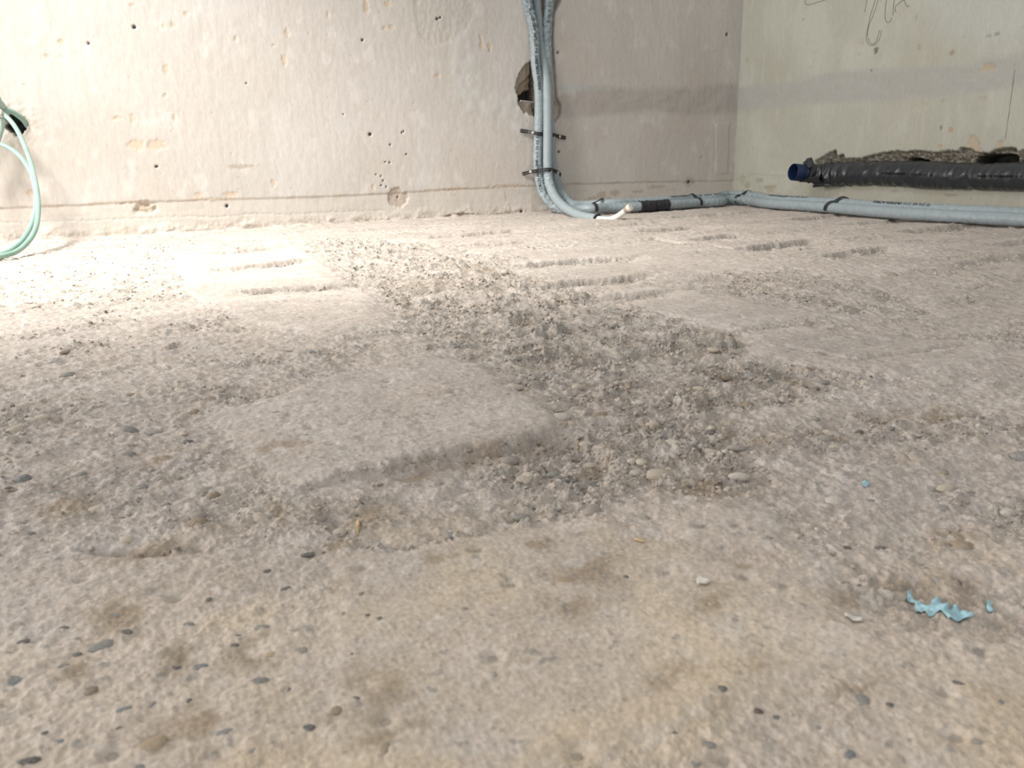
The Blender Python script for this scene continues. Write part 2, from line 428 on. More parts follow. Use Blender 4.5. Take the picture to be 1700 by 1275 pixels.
    # ---- floor colour, with some light and shade toned in: cement dust over everything, clay smears, bare stones
    a = fbm(x * 5, y * 9, 4, 71)
    c = np.zeros(x.shape + (3,)) + np.array((.480, .428, .385))
    c = mix(c, (.545, .495, .455), sst(-.1, .5, a) * .8)
    c = mix(c, (.415, .378, .348), sst(.0, .55, -a) * .6)
    c = mix(c, (.525, .445, .345), sst(.0, .5, fbm(x * 14, y * 14, 3, 73)) * (.12 + .5 * near))
    c = c * (1 + near[..., None] * np.array((.15, .12, .05)))     # sandier screed near the camera, also brightened in place of light
    c = mix(c, (.42, .385, .36), sst(.12, .5, fbm(x * 40, y * 40, 3, 75)) * (.4 - .25 * near))
    c = mix(c, (.60, .56, .525), sst(.2, .5, fbm(x * 30, y * 45, 4, 79)) * (.5 - .25 * near))
    c = mix(c, (.63, .59, .55), sst(.30, .5, fbm(x * 110, y * 120, 3, 78)) * (.5 - .2 * near))
    c = mix(c, (.36, .315, .26), sst(.26, .5, fbm(x * 120 + 4, y * 130, 3, 80)) * (.45 - .2 * near))
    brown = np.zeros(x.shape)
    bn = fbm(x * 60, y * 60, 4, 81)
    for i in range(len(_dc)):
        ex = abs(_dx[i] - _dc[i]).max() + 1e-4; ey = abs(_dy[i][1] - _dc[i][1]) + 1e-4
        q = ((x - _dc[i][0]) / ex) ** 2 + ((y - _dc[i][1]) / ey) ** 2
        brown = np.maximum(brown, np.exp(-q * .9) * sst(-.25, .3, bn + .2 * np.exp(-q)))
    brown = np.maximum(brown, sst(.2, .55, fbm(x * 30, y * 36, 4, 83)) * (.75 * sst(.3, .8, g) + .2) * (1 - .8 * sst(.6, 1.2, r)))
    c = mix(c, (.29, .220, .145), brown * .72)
    st = sst(.35, .8, g)
    c = mix(c, (.355, .315, .268), st * (.30 + .45 * sst(-.2, .4, fbm(x * 26, y * 30, 3, 85))) * (1 - .6 * sst(1.0, 1.7, r)))     # bare aggregate is darker than dusted screed; crevice shade is toned in too
    c = mix(c, (.29, .29, .275), ((id1 > .86) & (f1 < .42)) * st * .5)
    c = mix(c, (.60, .55, .49), ((id1 > .55) & (id1 < .7) & (f1 < .46)) * st * .4)
    c = mix(c, (.24, .235, .225), ((id2 > .95) & (f2 < .34)) * .5)
    c = mix(c, (.27, .245, .215), ((id3 > .94) & (f3 < .32)) * .45)
    c = mix(c, (.66, .63, .59), ((id3 < .04) & (f3 < .3)) * .5)
    c = mix(c, (.20, .18, .16), ((id4 < .16) & (f4 < .09)) * .5)
    return h, np.clip(c, .02, .9), g

XL, YF = -1.9, -1.3       # how far the slab reaches behind and to the left
def build_floor():
    front = np.linspace(YAW - math.radians(46), YAW + math.radians(46), 840)
    step = front[1] - front[0]
    rest = np.linspace(front[-1] + .02, front[0] + 2 * math.pi - .02, 70)
    az = np.concatenate([front, rest, [front[0] + 2 * math.pi]])
    dx, dy = np.sin(az), np.cos(az)
    with np.errstate(divide='ignore'):
        tx = np.where(dx > 0, (XR + .05) / dx, XL / dx); ty = np.where(dy > 0, (D + .05) / dy, YF / dy)
    rm = np.minimum(np.abs(tx), np.abs(ty))
    nr = 1080
    t = np.linspace(0, 1, nr)
    r0 = .055
    rr = r0 * (rm[:, None] / r0) ** (t[None, :] ** .75)
    X = rr * dx[:, None]; Y = rr * dy[:, None]
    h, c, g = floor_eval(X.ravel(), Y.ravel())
    V = np.stack([X.ravel(), Y.ravel(), h], -1)
    Q = grid_quads(len(az), nr)[:, ::-1]
    # close the small disc under the camera
    hc = float(h.reshape(len(az), nr)[:, 0].mean())
    V = np.concatenate([V, [[0, 0, hc]]]); c = np.concatenate([c, [c[0]]]); g = np.concatenate([g, [g[0]]])
    i0 = np.arange(len(az) - 1) * nr
    fan = np.stack([np.full(len(i0), len(V) - 1), i0, i0 + nr, i0 + nr], -1)
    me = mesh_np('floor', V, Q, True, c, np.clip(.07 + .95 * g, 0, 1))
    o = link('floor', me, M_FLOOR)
    o['kind'] = 'structure'; o['label'] = 'rough chiselled concrete floor with bare gravel and smooth screed'
    # disc as separate triangles joined in
    bm = bmesh.new(); bm.from_mesh(me); bm.verts.ensure_lookup_table()
    cv = bm.verts[len(V) - 1]
    for a, b in zip(i0, i0 + nr):
        try: bm.faces.new((cv, bm.verts[a], bm.verts[b]))
        except ValueError: pass
    bmesh.ops.recalc_face_normals(bm, faces=bm.faces)
    bm.to_mesh(me); bm.free()
    return o
floor = build_floor()

# ------------------------------------------------------------------ walls
def BP(*pts): return bk(*P(*pts))
def RP(*pts): return rt(*P(*pts))
SEAM_B = BP((-300, 358), (0, 345), (120, 340), (220, 335), (390, 330), (560, 325), (650, 320), (790, 312), (880, 308), (960, 305), (1060, 302), (1190, 300), (1216, 299))
CRACK_B = BP((-100, 372), (60, 369), (150, 366), (270, 361), (320, 359), (360, 361), (420, 355), (480, 356), (560, 352), (640, 349))
B_PATCH = BP((644, 322), (650, 314), (655, 311), (664, 312), (668, 319), (675, 318), (679, 327), (675, 338), (664, 345), (650, 341), (645, 333))
B_CHASE = BP((866, -260), (868, -20), (884, 30), (887, 80), (884, 110), (886, 170), (890, 195), (921, 204), (931, 190), (932, 176), (925, 162), (922, 110), (918.5, 60), (921, 22), (932, 2), (938, -20), (938, -260))
B_POCK = BP((892, 97), (882, 101), (872, 109), (862, 123), (856, 144), (860, 162), (863, 176), (870, 186), (880, 190), (892, 194))
B_POCKIN = BP((892, 112), (884, 122), (876, 132), (866, 140), (862, 152), (864, 166), (892, 172))
B_VOID = BP((892, 138), (886, 148), (876, 151), (869, 156), (864, 166), (892, 170))
B_LFILL = BP((752, 55), (785, 52), (794, 100), (800, 150), (840, 166), (892, 160), (892, 194), (820, 193), (775, 184), (756, 166), (752, 110))
B_BAND = BP((925, 158), (1000, 142), (1060, 150), (1120, 146), (1225, 138), (1225, 188), (1150, 192), (1080, 184), (1000, 192), (925, 196))
B_BLUE = BP((925, 142), (965, 139), (1020, 150), (960, 152), (925, 150))
B_TOPPATCH = BP((685, -30), (688, 30), (700, 66), (720, 78), (745, 70), (770, 55), (790, 20), (780, -30))
B_BOTPATCH = [BP((735, 362), (745, 357), (770, 354), (786, 356), (785, 364), (750, 368)), BP((796, 360), (815, 357), (852, 354), (852, 361), (820, 366), (800, 366)), BP((688, 368), (700, 363), (722, 365), (742, 370), (690, 373))]
B_HOLE = BP((12, 190), (18, 185), (28, 188), (39, 197), (46, 207), (42, 216), (37, 221), (28, 224), (16, 218), (9, 209))
B_HOLERIM = BP((-10, 170), (30, 166), (55, 180), (72, 205), (62, 235), (30, 248), (-10, 240))
B_LSCRAPE = BP((225, 345), (232, 336), (246, 333), (258, 338), (262, 349), (240, 356), (222, 354))
B_CORNERST = BP((1188, 205), (1210, 205), (1208, 288), (1188, 288))
ORANGE_B = [(276, 115, 4, 9), (103, 71, 4, 4), (80, 94, 3, 5), (194, 196, 7, 3), (221, 197, 4, 7), (226, 241, 12, 9), (260, 241, 13, 9), (290, 196, 2.5, 7), (384, 323, 10, 5), (274, 158, 4, 3), (287, 41, 3, 5), (273, 44, 2.5, 4), (309, 23, 4, 3), (219, 8, 5, 3), (391, 63, 2, 4), (53, 320, 7, 5), (329, 323, 4, 5), (608, 10, 4, 14), (477, 55, 3, 8), (545, 25, 2, 5), (472, 100, 3, 9), (799, 70, 2.5, 11), (813, 79, 3, 7), (454.5, 304, 3, 6), (726, 127, 4, 3), (650, 45, 3, 4), (638, 46, 3, 4), (644, 6, 5, 5), (620, 311, 3, 5), (455, 75, 3, 2), (745, 315, 40, 1.5), (840, 309, 30, 2), (345, 331, 20, 1.5), (220, 336, 25, 1.5), (1166, 262, 3, 4)]
HOLES_B = [(223, 45, 3.2), (260, 276.5, 2.6), (602, 66.5, 2.4), (614.5, 223, 3.2), (726, 31, 2.6), (731, 29, 1.8), (926.5, 87, 2.6), (928, 252, 2.4), (1207, 57, 3.0), (648, 240, 1.8), (647, 270, 1.6), (640, 269, 1.4), (675, 256, 1.5), (636, 300, 1.3), (633, 308, 1.4), (641, 310, 1.3), (624, 290, 1.3), (633, 292, 1.3), (670, 218, 1.6), (667, 220, 1.4), (661, 327, 1.6), (1144, 302, 3.0), (570, 190, 1.2), (147, 72, 1.8), (409, 138, 1.4), (377, 342, 3.0), (866, 351, 3.0)]
def ell(x, y, c2, ex, ey, nz):
    q = np.hypot((x - c2[0]) / ex, (y - c2[1]) / ey)
    return 1 - sst(.75, 1.15, q + nz * .35)
SMEAR_B = [(999, 324, 8, 6), (1021, 320, 9, 5), (985, 330, 12, 4), (1010, 333, 6, 5), (1144, 301, 8, 8), (400, 276, 20, 3), (1090, 310, 14, 3), (840, 327, 2, 7), (240, 345, 12, 5), (1060, 318, 10, 3)]
def back_eval(x, z):
    wx = x + .0035 * vn(x * 90, z * 90, 101) + .0015 * vn(x * 260, z * 260, 102)
    wz = z + .0035 * vn(x * 90 + 5, z * 90, 103) + .0015 * vn(x * 260, z * 260 + 7, 104)
    nz = vn(x * 220, z * 220, 105)
    zs = np.interp(x, SEAM_B[:, 0], SEAM_B[:, 1])
    d = .0012 * fbm(x * 5, z * 3, 3, 111) + .0004 * fbm(x * 60, z * 25, 3, 113)
    c = np.zeros(x.shape + (3,)) + np.array((.525, .500, .470))
    c = mix(c, (.560, .542, .518), sst(-.2, .5, fbm(x * 4, z * 2.5, 3, 121)) * .8)
    c = mix(c, (.52, .472, .425), sst(.0, .6, fbm(x * 3 + 7, z * 3, 3, 123)) * .6)
    c = mix(c, (.50, .46, .415), sst(.1, .6, fbm(x * 55, z * 7, 3, 125)) * .35)
    c = mix(c, (.63, .61, .585), sst(.25, .6, fbm(x * 18, z * 12, 4, 127)) * .5)
    # skirting strip below the old paint edge
    low = 1 - sst(-.003, .001, z - zs + .0016 * vn(x * 40, x * 0, 131))
    d = d - low * .0022
    c = mix(c, (.57, .535, .49), low * .75)
    c = mix(c, (.50, .47, .43), low * sst(.1, .5, fbm(x * 9, z * 60, 3, 133)) * .5)
    edge = np.exp(-((z - zs - .001) / .0032) ** 2) * sst(-.1, .35, fbm(x * 22, z * 60, 3, 135))
    c = mix(c, (.46, .36, .25), edge * .75)
    # cove of loose mortar at the foot
    foot = 1 - sst(.002, .034, z + .016 * vn(x * 15, z * 5, 137) + .007 * vn(x * 60, z * 30, 136))
    lum = .5 + .5 * sst(-.1, .5, vn(x * 6, z * 0, 138))
    d = d + foot * lum * (.004 + .006 * fbm(x * 30, z * 46, 4, 139)) + .0014 * foot * fbm(x * 130, z * 130, 3, 140)
    c = mix(c, (.47, .41, .345), foot * .45)
    m = lmask(wx, wz, CRACK_B, .0015); d = d - m * .0013
    for poly in B_BOTPATCH:
        m = pmask(wx, wz, poly, .003); d = d - m * .006; c = mix(c, (.40, .345, .28), m * .8)
    for (px, py, a, b) in SMEAR_B:
        q = B3(px, py); k = depth_of(q) / F
        c = mix(c, (.34, .28, .215), ell(wx, wz, (q[0], q[2]), a * k * 1.2, b * k, nz * 1.6) * .55)
    # fillers and patches
    m = pmask(wx, wz, B_LFILL, .022); d = d + m * .0012 * (1 + vn(x * 30, z * 30, 141)); c = mix(c, (.545, .535, .515), m * .75)
    m = pmask(wx, wz, B_BAND, .014); d = d + m * .0018 * fbm(x * 16, z * 22, 3, 143); c = mix(c, (.425, .395, .37), m * .75)
    m = pmask(wx, wz, B_BLUE, .008); c = mix(c, (.46, .50, .50), m * .5)
    m = pmask(wx, wz, B_TOPPATCH, .006); d = d + m * (.0008 * fbm(x * 70, z * 70, 3, 145) - .0008); c = mix(c, (.50, .475, .44), m * .6)
    m = pmask(wx, wz, B_PATCH, .002); d = d - m * (.0035 + .001 * fbm(x * 80, z * 80, 3, 147)); c = mix(c, (.455, .395, .34), m * .9)
    m = pmask(wx, wz, B_LSCRAPE, .006); d = d - m * (.004 + .006 * fbm(x * 60, z * 60, 3, 149)); c = mix(c, (.50, .42, .34), m * .7)
    m = pmask(wx, wz, B_CORNERST, .004); d = d + m * .0016
    # chase for the risers
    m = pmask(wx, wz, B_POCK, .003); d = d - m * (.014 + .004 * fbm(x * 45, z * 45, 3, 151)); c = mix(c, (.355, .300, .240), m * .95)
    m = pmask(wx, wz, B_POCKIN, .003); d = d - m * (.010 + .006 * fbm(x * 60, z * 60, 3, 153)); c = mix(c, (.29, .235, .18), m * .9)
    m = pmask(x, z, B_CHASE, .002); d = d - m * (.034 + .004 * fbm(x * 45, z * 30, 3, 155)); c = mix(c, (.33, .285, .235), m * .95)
    m = pmask(wx, wz, B_VOID, .003); d = d - m * .03; c = mix(c, (.05, .045, .05), m * .95)  # the void's shade is put into the colour
    # pipe hole at the left, with a ring of old mortar
    m = pmask(wx, wz, B_HOLERIM, .012); d = d + m * .002 * fbm(x * 50, z * 50, 3, 157); c = mix(c, (.60, .56, .50), m * .5)
    m = pmask(wx, wz, B_HOLE, .0025); d = d - m * (.045 + .01 * vn(x * 90, z * 90, 159)); c = mix(c, (.045, .055, .062), m * .97)  # dark sleeve inside; the cavity's shade is put into its colour
    for (px, py, a, b) in ORANGE_B:
        q = B3(px, py); k = depth_of(q) / F
        if px > 100 or py > 60:
            mm = ell(wx, wz, (q[0], q[2]), a * k * 1.15, b * k, nz)
            c = mix(c, (.58, .45, .32), mm * .6); d = d - mm * .0012
    for (px, py, a) in HOLES_B:
        q = B3(px, py); k = depth_of(q) / F
        mm = 1 - sst(.6, 1.1, np.hypot(x - q[0], z - q[2]) / (a * k))
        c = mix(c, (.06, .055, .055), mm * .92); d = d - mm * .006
    # little chips all over
    f, i = worley(x * 34, z * 34, 161)
    ch = (i < .05) * (1 - sst(.03, .07 + .9 * i, f + .1 * nz))
    c = mix(c, (.45, .38, .30), ch * .5); d = d - ch * .001
    return d, np.clip(c, .02, .9)

R_CHASE = RP((1352, 270), (1356, 265), (1366, 259.5), (1376, 253), (1387, 249), (1389, 259), (1398.5, 256), (1404, 263), (1426, 263), (1448, 257), (1473, 252), (1490, 250), (1502, 252), (1512, 250), (1556, 253), (1571, 250), (1591, 251), (1594, 245), (1608, 246), (1616, 252), (1638, 254.5), (1650, 250), (1663, 245), (1685, 245), (1690, 252), (1700, 248), (1760, 250), (1830, 246), (1900, 250), (1900, 310), (1700, 309), (1550, 308), (1400, 305), (1360, 303))
R_VOIDS = [RP((1486, 280), (1490, 270), (1500, 264), (1512, 263), (1524, 266), (1536, 273), (1538, 284)), RP((1600, 282), (1606, 268), (1618, 260), (1640, 257), (1664, 256), (1676, 259), (1676, 282))]
R_BAND = RP((1215, 146), (1300, 138), (1400, 118), (1500, 112), (1600, 106), (1720, 84), (1800, 90), (1800, 150), (1700, 142), (1650, 150), (1560, 160), (1450, 168), (1350, 172), (1215, 186))
R_PALE = RP((1530, -20), (1720, -40), (1720, 70), (1640, 80), (1560, 60))
R_TAN = [RP((1605, 240), (1610, 226), (1618, 224), (1624, 238), (1630, 252), (1612, 252)), RP((1652, 252), (1656, 236), (1664, 234), (1662, 246)), RP((1626, 118), (1634, 106), (1648, 106), (1654, 114), (1640, 118))]
R_TRI = RP((1266, 310), (1288, 309), (1284, 316), (1276, 321), (1270, 317))
SEAM_R = RP((1216, 299), (1250, 289), (1330, 293), (1700, 322))
MARK_R = [(1454, 84, 3, 6, (.12, .115, .10)), (1525, 79, 2.5, 4.5, (.36, .34, .28)), (1580, 88, 4, 4, (.30, .26, .19)), (1562, 212, 1.8, 4, (.2, .19, .17)), (1577.5, 216, 3, 5, (.44, .31, .21)), (1561, 243, 3, 4, (.44, .34, .24)), (1655, 57, 4, 3.5, (.28, .28, .26)), (1640, 60, 5, 2, (.33, .33, .3)), (1446, 117, 1.8, 1.8, (.2, .2, .18)), (1521, 28, 2, 4, (.36, .33, .25)), (1334, 32, 1.4, 1.4, (.2, .2, .18)), (1430, 68, 4, 7, (.45, .42, .34)), (1260, 300, 7, 4, (.33, .33, .27)), (1232, 299, 5, 9, (.36, .36, .30)), (1240, 308, 5, 6, (.32, .32, .26)), (1485, 318, 7, 2, (.33, .33, .27)), (1576, 324, 9, 2.5, (.34, .33, .26)), (1530, 178, 9, 7, (.45, .43, .37)), (1240, 100, 3, 5, (.40, .38, .31)), (1565, 168, 5, 4, (.40, .38, .31)), (1630, 165, 6, 5, (.42, .40, .34))]
def right_eval(y, z):
    wy = y + .0022 * vn(y * 110, z * 110, 201) + .0016 * vn(y * 300, z * 300, 202)
    wz = z + .0022 * vn(y * 110 + 5, z * 110, 203) + .0016 * vn(y * 300, z * 300 + 7, 204)
    nz = vn(y * 220, z * 220, 205)
    d = .0012 * fbm(y * 5, z * 3, 3, 211) + .0004 * fbm(y * 60, z * 25, 3, 213)
    c = np.zeros(y.shape + (3,)) + np.array((.425, .43, .375))
    c = mix(c, (.475, .485, .435), sst(-.2, .5, fbm(y * 5, z * 3, 3, 221)) * .8)
    c = mix(c, (.40, .39, .325), sst(.0, .6, fbm(y * 4 + 7, z * 4, 3, 223)) * .55)
    c = mix(c, (.49, .50, .455), sst(.1, .6, fbm(y * 40, z * 6, 3, 225)) * .4)
    c = mix(c, (.40, .39, .33), sst(.25, .6, fbm(y * 30, z * 20, 4, 227)) * .3)
    m = pmask(wy, wz, R_PALE, .05); c = mix(c, (.46, .475, .46), m * .7)
    m = pmask(wy, wz, R_BAND, .012); d = d + m * .0022 * fbm(y * 14, z * 22, 4, 229); c = mix(c, (.385, .39, .375), m * .8)
    zs = np.interp(y, SEAM_R[::-1, 0], SEAM_R[::-1, 1])
    low = 1 - sst(-.002, .002, z - zs)
    d = d - low * .0014
    c = mix(c, (.43, .42, .33), low * sst(-.1, .4, fbm(y * 30, z * 30, 3, 231)) * .6)
    foot = 1 - sst(.006, .035, z + .01 * vn(y * 26, z * 5, 237))
    d = d + foot * (.005 + .005 * fbm(y * 38, z * 38, 3, 239))
    for poly in R_TAN:
        m = pmask(wy, wz, poly, .005); d = d - m * .003; c = mix(c, (.46, .38, .265), m * .75)
    m = pmask(wy, wz, R_TRI, .002); d = d - m * .003; c = mix(c, (.38, .36, .28), m * .85)
    for (px, py, a, b, col) in MARK_R:
        q = R3(px, py); k = depth_of(q) / F
        mm = ell(wy, wz, (q[1], q[2]), a * k * 1.4, b * k, nz)
        c = mix(c, col, mm * .8); d = d - mm * .001
    f1, id1 = worley(y * 150, z * 150, 241); f2, id2 = worley(y * 330, z * 330, 242)
    dm = np.sqrt(np.clip(1 - (f1 / .6) ** 2, 0, 1)) * id1
    m = pmask(wy, wz, R_CHASE, .0022)
    # the chase deepens from its broken lip to the pipe
    lip = np.clip(seg_dist(y, z, R_CHASE, True) / .03, 0, 1)
    d = d - m * (.010 + .030 * lip + (.5 - dm) * .007 + .006 * fbm(y * 60, z * 60, 3, 243))
    gc = np.zeros(y.shape + (3,)) + np.array((.27, .25, .205))
    gc = mix(gc, (.46, .44, .38), ((id1 > .7) & (f1 < .42)) * .8)
    gc = mix(gc, (.12, .115, .10), ((id1 < .3) & (f1 < .45)) * .7)
    gc = mix(gc, (.10, .095, .085), (id2 > .8) * .5)
    c = c * (1 - m[..., None]) + gc * m[..., None]
    for poly in R_VOIDS:
        m = pmask(wy, wz, poly, .0025); d = d - m * .07; c = mix(c, (.03, .03, .032), m * .95)  # near-black colour carries the shade of the voids
    f, i = worley(y * 34, z * 34, 261)
    ch = (i < .10) * (1 - sst(.05, .10 + .8 * i, f + .1 * nz))
    c = mix(c, (.36, .34, .27), ch * .6); d = d - ch * .0008
    return d, np.clip(c, .02, .9)

def axis(lo, hi, step, out_lo, out_hi, n):
    a = np.arange(lo, hi, step)
    pre = lo - np.geomspace(step, lo - out_lo, n)[::-1] if out_lo < lo else np.array([])
    post = a[-1] + np.geomspace(step, out_hi - a[-1], n) if out_hi > hi else np.array([])
    return np.concatenate([pre, a, post])
zz = axis(-.012, .74, .0029, -.012, 2.5, 40)
xx = axis(-.36, 2.045, .0029, XL, 2.045, 60)
XX, ZZ = np.meshgrid(xx, zz, indexing='ij')
dd, cc = back_eval(XX.ravel(), ZZ.ravel())
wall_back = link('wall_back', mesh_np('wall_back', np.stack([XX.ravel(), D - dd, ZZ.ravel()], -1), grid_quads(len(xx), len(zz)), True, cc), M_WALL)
wall_back['kind'] = 'structure'; wall_back['label'] = 'stained cream plaster back wall with a chiselled pipe chase'
yy = axis(1.12, 2.345, .0028, YF, 2.345, 60)
YY, ZZ = np.meshgrid(yy, zz, indexing='ij')
dd, cc = right_eval(YY.ravel(), ZZ.ravel())
wall_right = link('wall_right', mesh_np('wall_right', np.stack([XR - dd, YY.ravel(), ZZ.ravel()], -1), grid_quads(len(yy), len(zz))[:, ::-1], True, cc), M_WALL)
wall_right['kind'] = 'structure'; wall_right['label'] = 'greenish grey plaster right wall with a broken-out chase'

# ------------------------------------------------------------------ paths and tubes
class Path:
    def __init__(s, pts, ref=(0, -1, 0), step=.003):
        p = np.array(pts, float)
        q = np.concatenate([[2 * p[0] - p[1]], p, [2 * p[-1] - p[-2]]])
        out = []
        for i in range(1, len(q) - 2):
            n = max(2, int(np.linalg.norm(q[i + 1] - q[i]) / step))
            t = np.linspace(0, 1, n, endpoint=False)[:, None]
            # centripetal-like Catmull-Rom
            a, b, c, d = q[i - 1], q[i], q[i + 1], q[i + 2]
            m1 = (c - a) * .5; m2 = (d - b) * .5
            L = np.linalg.norm(c - b)
            m1 = m1 / (np.linalg.norm(m1) + 1e-9) * L; m2 = m2 / (np.linalg.norm(m2) + 1e-9) * L
            h = (2 * t**3 - 3 * t**2 + 1) * b + (t**3 - 2 * t**2 + t) * m1 + (-2 * t**3 + 3 * t**2) * c + (t**3 - t**2) * m2
            out.append(h)
        out.append(q[-2][None])
        s.p = np.concatenate(out)
        s.s = np.concatenate([[0], np.cumsum(np.linalg.norm(np.diff(s.p, axis=0), axis=1))])
        T = np.gradient(s.p, axis=0); s.T = T / np.linalg.norm(T, axis=1)[:, None]
        N = []
        n = np.array(ref, float)
        for t in s.T:
            n = n - (n @ t) * t; n /= np.linalg.norm(n); N.append(n.copy())
        s.N = np.array(N); s.Bn = np.cross(s.T, s.N)
        s.L = s.s[-1]
    def at(s, v):
        return np.array([np.interp(v, s.s, s.p[:, k]) for k in range(3)]).T
    def tan(s, v):
        t = np.array([np.interp(v, s.s, s.T[:, k]) for k in range(3)]).T
        return t / np.linalg.norm(t, axis=-1, keepdims=True)
    def near(s, pt):
        return float(s.s[np.argmin(np.linalg.norm(s.p - np.array(pt), axis=1))])
def tube(name, path, r, mat, root, nseg=22, s0=0.0, s1=None, wr=None, cap0=True, cap1=True, squash=None, colfn=None):
    """tube along a path; wr(s, theta) adds relief; parent is the thing it belongs to"""
    s1 = path.L if s1 is None else s1
    k = np.concatenate([[s0], path.s[(path.s > s0 + 1e-5) & (path.s < s1 - 1e-5)], [s1]])
    c = path.at(k)
    N = np.array([np.interp(k, path.s, path.N[:, i]) for i in range(3)]).T
    Bn = np.array([np.interp(k, path.s, path.Bn[:, i]) for i in range(3)]).T
    th = np.linspace(0, 2 * math.pi, nseg, endpoint=False)
    S, TH = np.meshgrid(k, th, indexing='ij')
    rad = np.full(S.shape, 1.0) * (r(k)[:, None] if callable(r) else r)
    if wr is not None: rad = rad + wr(S, TH)
    V = c[:, None, :] + rad[..., None] * (np.cos(TH)[..., None] * N[:, None, :] + np.sin(TH)[..., None] * Bn[:, None, :])
    n = len(k)
    i = np.arange(n * nseg).reshape(n, nseg); j = np.roll(i, -1, axis=1)
    Q = np.stack([i[:-1].ravel(), j[:-1].ravel(), j[1:].ravel(), i[1:].ravel()], -1)
    V = V.reshape(-1, 3); faces = [tuple(f) for f in Q]
    V = [tuple(v) for v in V]
    if cap0: faces.append(tuple(i[0][::-1]))
    if cap1: faces.append(tuple(i[-1]))
    me = bpy.data.meshes.new(name); me.from_pydata(V, [], faces); me.update()
    me.polygons.foreach_set('use_smooth', [len(f) == 4 for f in faces])
    if root is not None: shift_to(root, me)
    return link(name, me, mat, root)
def crumple(amp, scale_s, scale_t, seed, twist=0.0, base=.0, window=None):
    def fn(S, TH):
        t = TH + twist * S
        n = vn(S * scale_s, np.cos(t) * scale_t + 5, seed) + vn(S * scale_s * 1.7 + 3, np.sin(t) * scale_t - 4, seed + 3) * .7
        n = -np.abs(n) * 1.3 + .3
        a = amp
        if window is not None: a = base + amp * window(S)
        return a * n
    return fn
def lettering(name, text, path, s_at, r, size, mat, root, toward, reverse=False, squeeze=1.0, bold=0.0, lift=.0009, up_shift=0.0, shear=0.0):
    """letters laid round the pipe's surface as thin print; s_at is where the text starts"""
    cu = bpy.data.curves.new(name, 'FONT'); cu.body = text; cu.size = size; cu.offset = bold; cu.shear = shear; cu.resolution_u = 2
    cu.align_y = 'CENTER'
    tmp = bpy.data.objects.new('tmp', cu); COL.objects.link(tmp)
    dg = bpy.context.evaluated_depsgraph_get(); dg.update()
    me = bpy.data.meshes.new_from_object(tmp.evaluated_get(dg))
    bpy.data.objects.remove(tmp); bpy.data.curves.remove(cu)
    me.name = name
    co = np.zeros(len(me.vertices) * 3); me.vertices.foreach_get('co', co); co = co.reshape(-1, 3)
    u = co[:, 0] * squeeze; v = co[:, 1] + up_shift
    s = s_at - u if reverse else s_at + u
    c = path.at(s); T = path.tan(s) * (-1 if reverse else 1)
    tw = np.array(toward, float); n = tw - (T @ tw)[:, None] * T; n /= np.linalg.norm(n, axis=1)[:, None]
    up = np.cross(n, T)
    ph = v / r
    pos = c + (r + lift) * (np.cos(ph)[:, None] * n + np.sin(ph)[:, None] * up)
    me.vertices.foreach_set('co', pos.ravel().astype(np.float32)); me.update()
    me.materials.clear()
    if root is not None: shift_to(root, me)
    return link(name, me, mat, root)
def ribbon(name, pts, wdir, width, mat, root, pitch=.0075, hole=.0021, thick=.0012, holes=True):
    """perforated strap: one cell per hole, eight-sided holes, then thickness"""
    pth = Path(pts, ref=wdir, step=.002)
    n = max(2, int(round(pth.L / pitch)))
    V, Fc = [], []
    for i in range(n):
        a, b = pth.L * i / n, pth.L * (i + 1) / n; m = (a + b) / 2
        def pt(s, w):
            s = min(max(s, 0), pth.L)
            c = pth.at(np.array([s]))[0]; k = int(np.searchsorted(pth.s, s)); k = min(k, len(pth.N) - 1)
            return c + pth.N[k] * w
        hw = width / 2
        outer = [(a, -hw), (m, -hw), (b, -hw), (b, 0), (b, hw), (m, hw), (a, hw), (a, 0)]
        hx, hy = (hole * .75, hole)
        inner = [(m + hx * math.cos(q), hy * math.sin(q)) for q in (math.pi * 1.25, math.pi * 1.5, math.pi * 1.75, 0, math.pi * .25, math.pi * .5, math.pi * .75, math.pi)]
        o = len(V)
        V += [tuple(pt(*q)) for q in outer] + [tuple(pt(*q)) for q in inner]
        for k in range(8):
            k2 = (k + 1) % 8
            Fc.append((o + k, o + k2, o + 8 + k2, o + 8 + k))
    me = bpy.data.meshes.new(name); me.from_pydata(V, [], Fc)
    bm = bmesh.new(); bm.from_mesh(me); bmesh.ops.remove_doubles(bm, verts=bm.verts, dist=1e-5)
    bmesh.ops.solidify(bm, geom=bm.faces[:], thickness=thick)
    bmesh.ops.recalc_face_normals(bm, faces=bm.faces); bm.to_mesh(me); bm.free()
    if root is not None: shift_to(root, me)
    return link(name, me, mat, root)
def disc_part(name, c, n, r, h, mat, root, nseg=14, bevel=.25):
    n = Vector(n).normalized(); rot = n.to_track_quat('Z', 'Y').to_matrix()
    bm = bmesh.new()
    rings = [(r, 0), (r, h * (1 - bevel)), (r * (1 - bevel), h)]
    vs = [[bm.verts.new(Vector(c) + rot @ Vector((q * math.cos(a), q * math.sin(a), z))) for a in [2 * math.pi * k / nseg for k in range(nseg)]] for q, z in rings]
    for a, b in zip(vs, vs[1:]):
        for k in range(nseg): bm.faces.new((a[k], a[(k + 1) % nseg], b[(k + 1) % nseg], b[k]))
    bm.faces.new(vs[-1]); bm.faces.new(vs[0][::-1])
    me = bpy.data.meshes.new(name); bm.to_mesh(me); bm.free()
    if root is not None: shift_to(root, me)
    return link(name, me, mat, root)

# ------------------------------------------------------------------ grey insulated hoses
RH = .0148
def run_pt(px, py, z):            # a point of the floor run, from where the hose touches the floor in view
    q = fl(px, py, .004); return np.array([q[0], q[1], z])
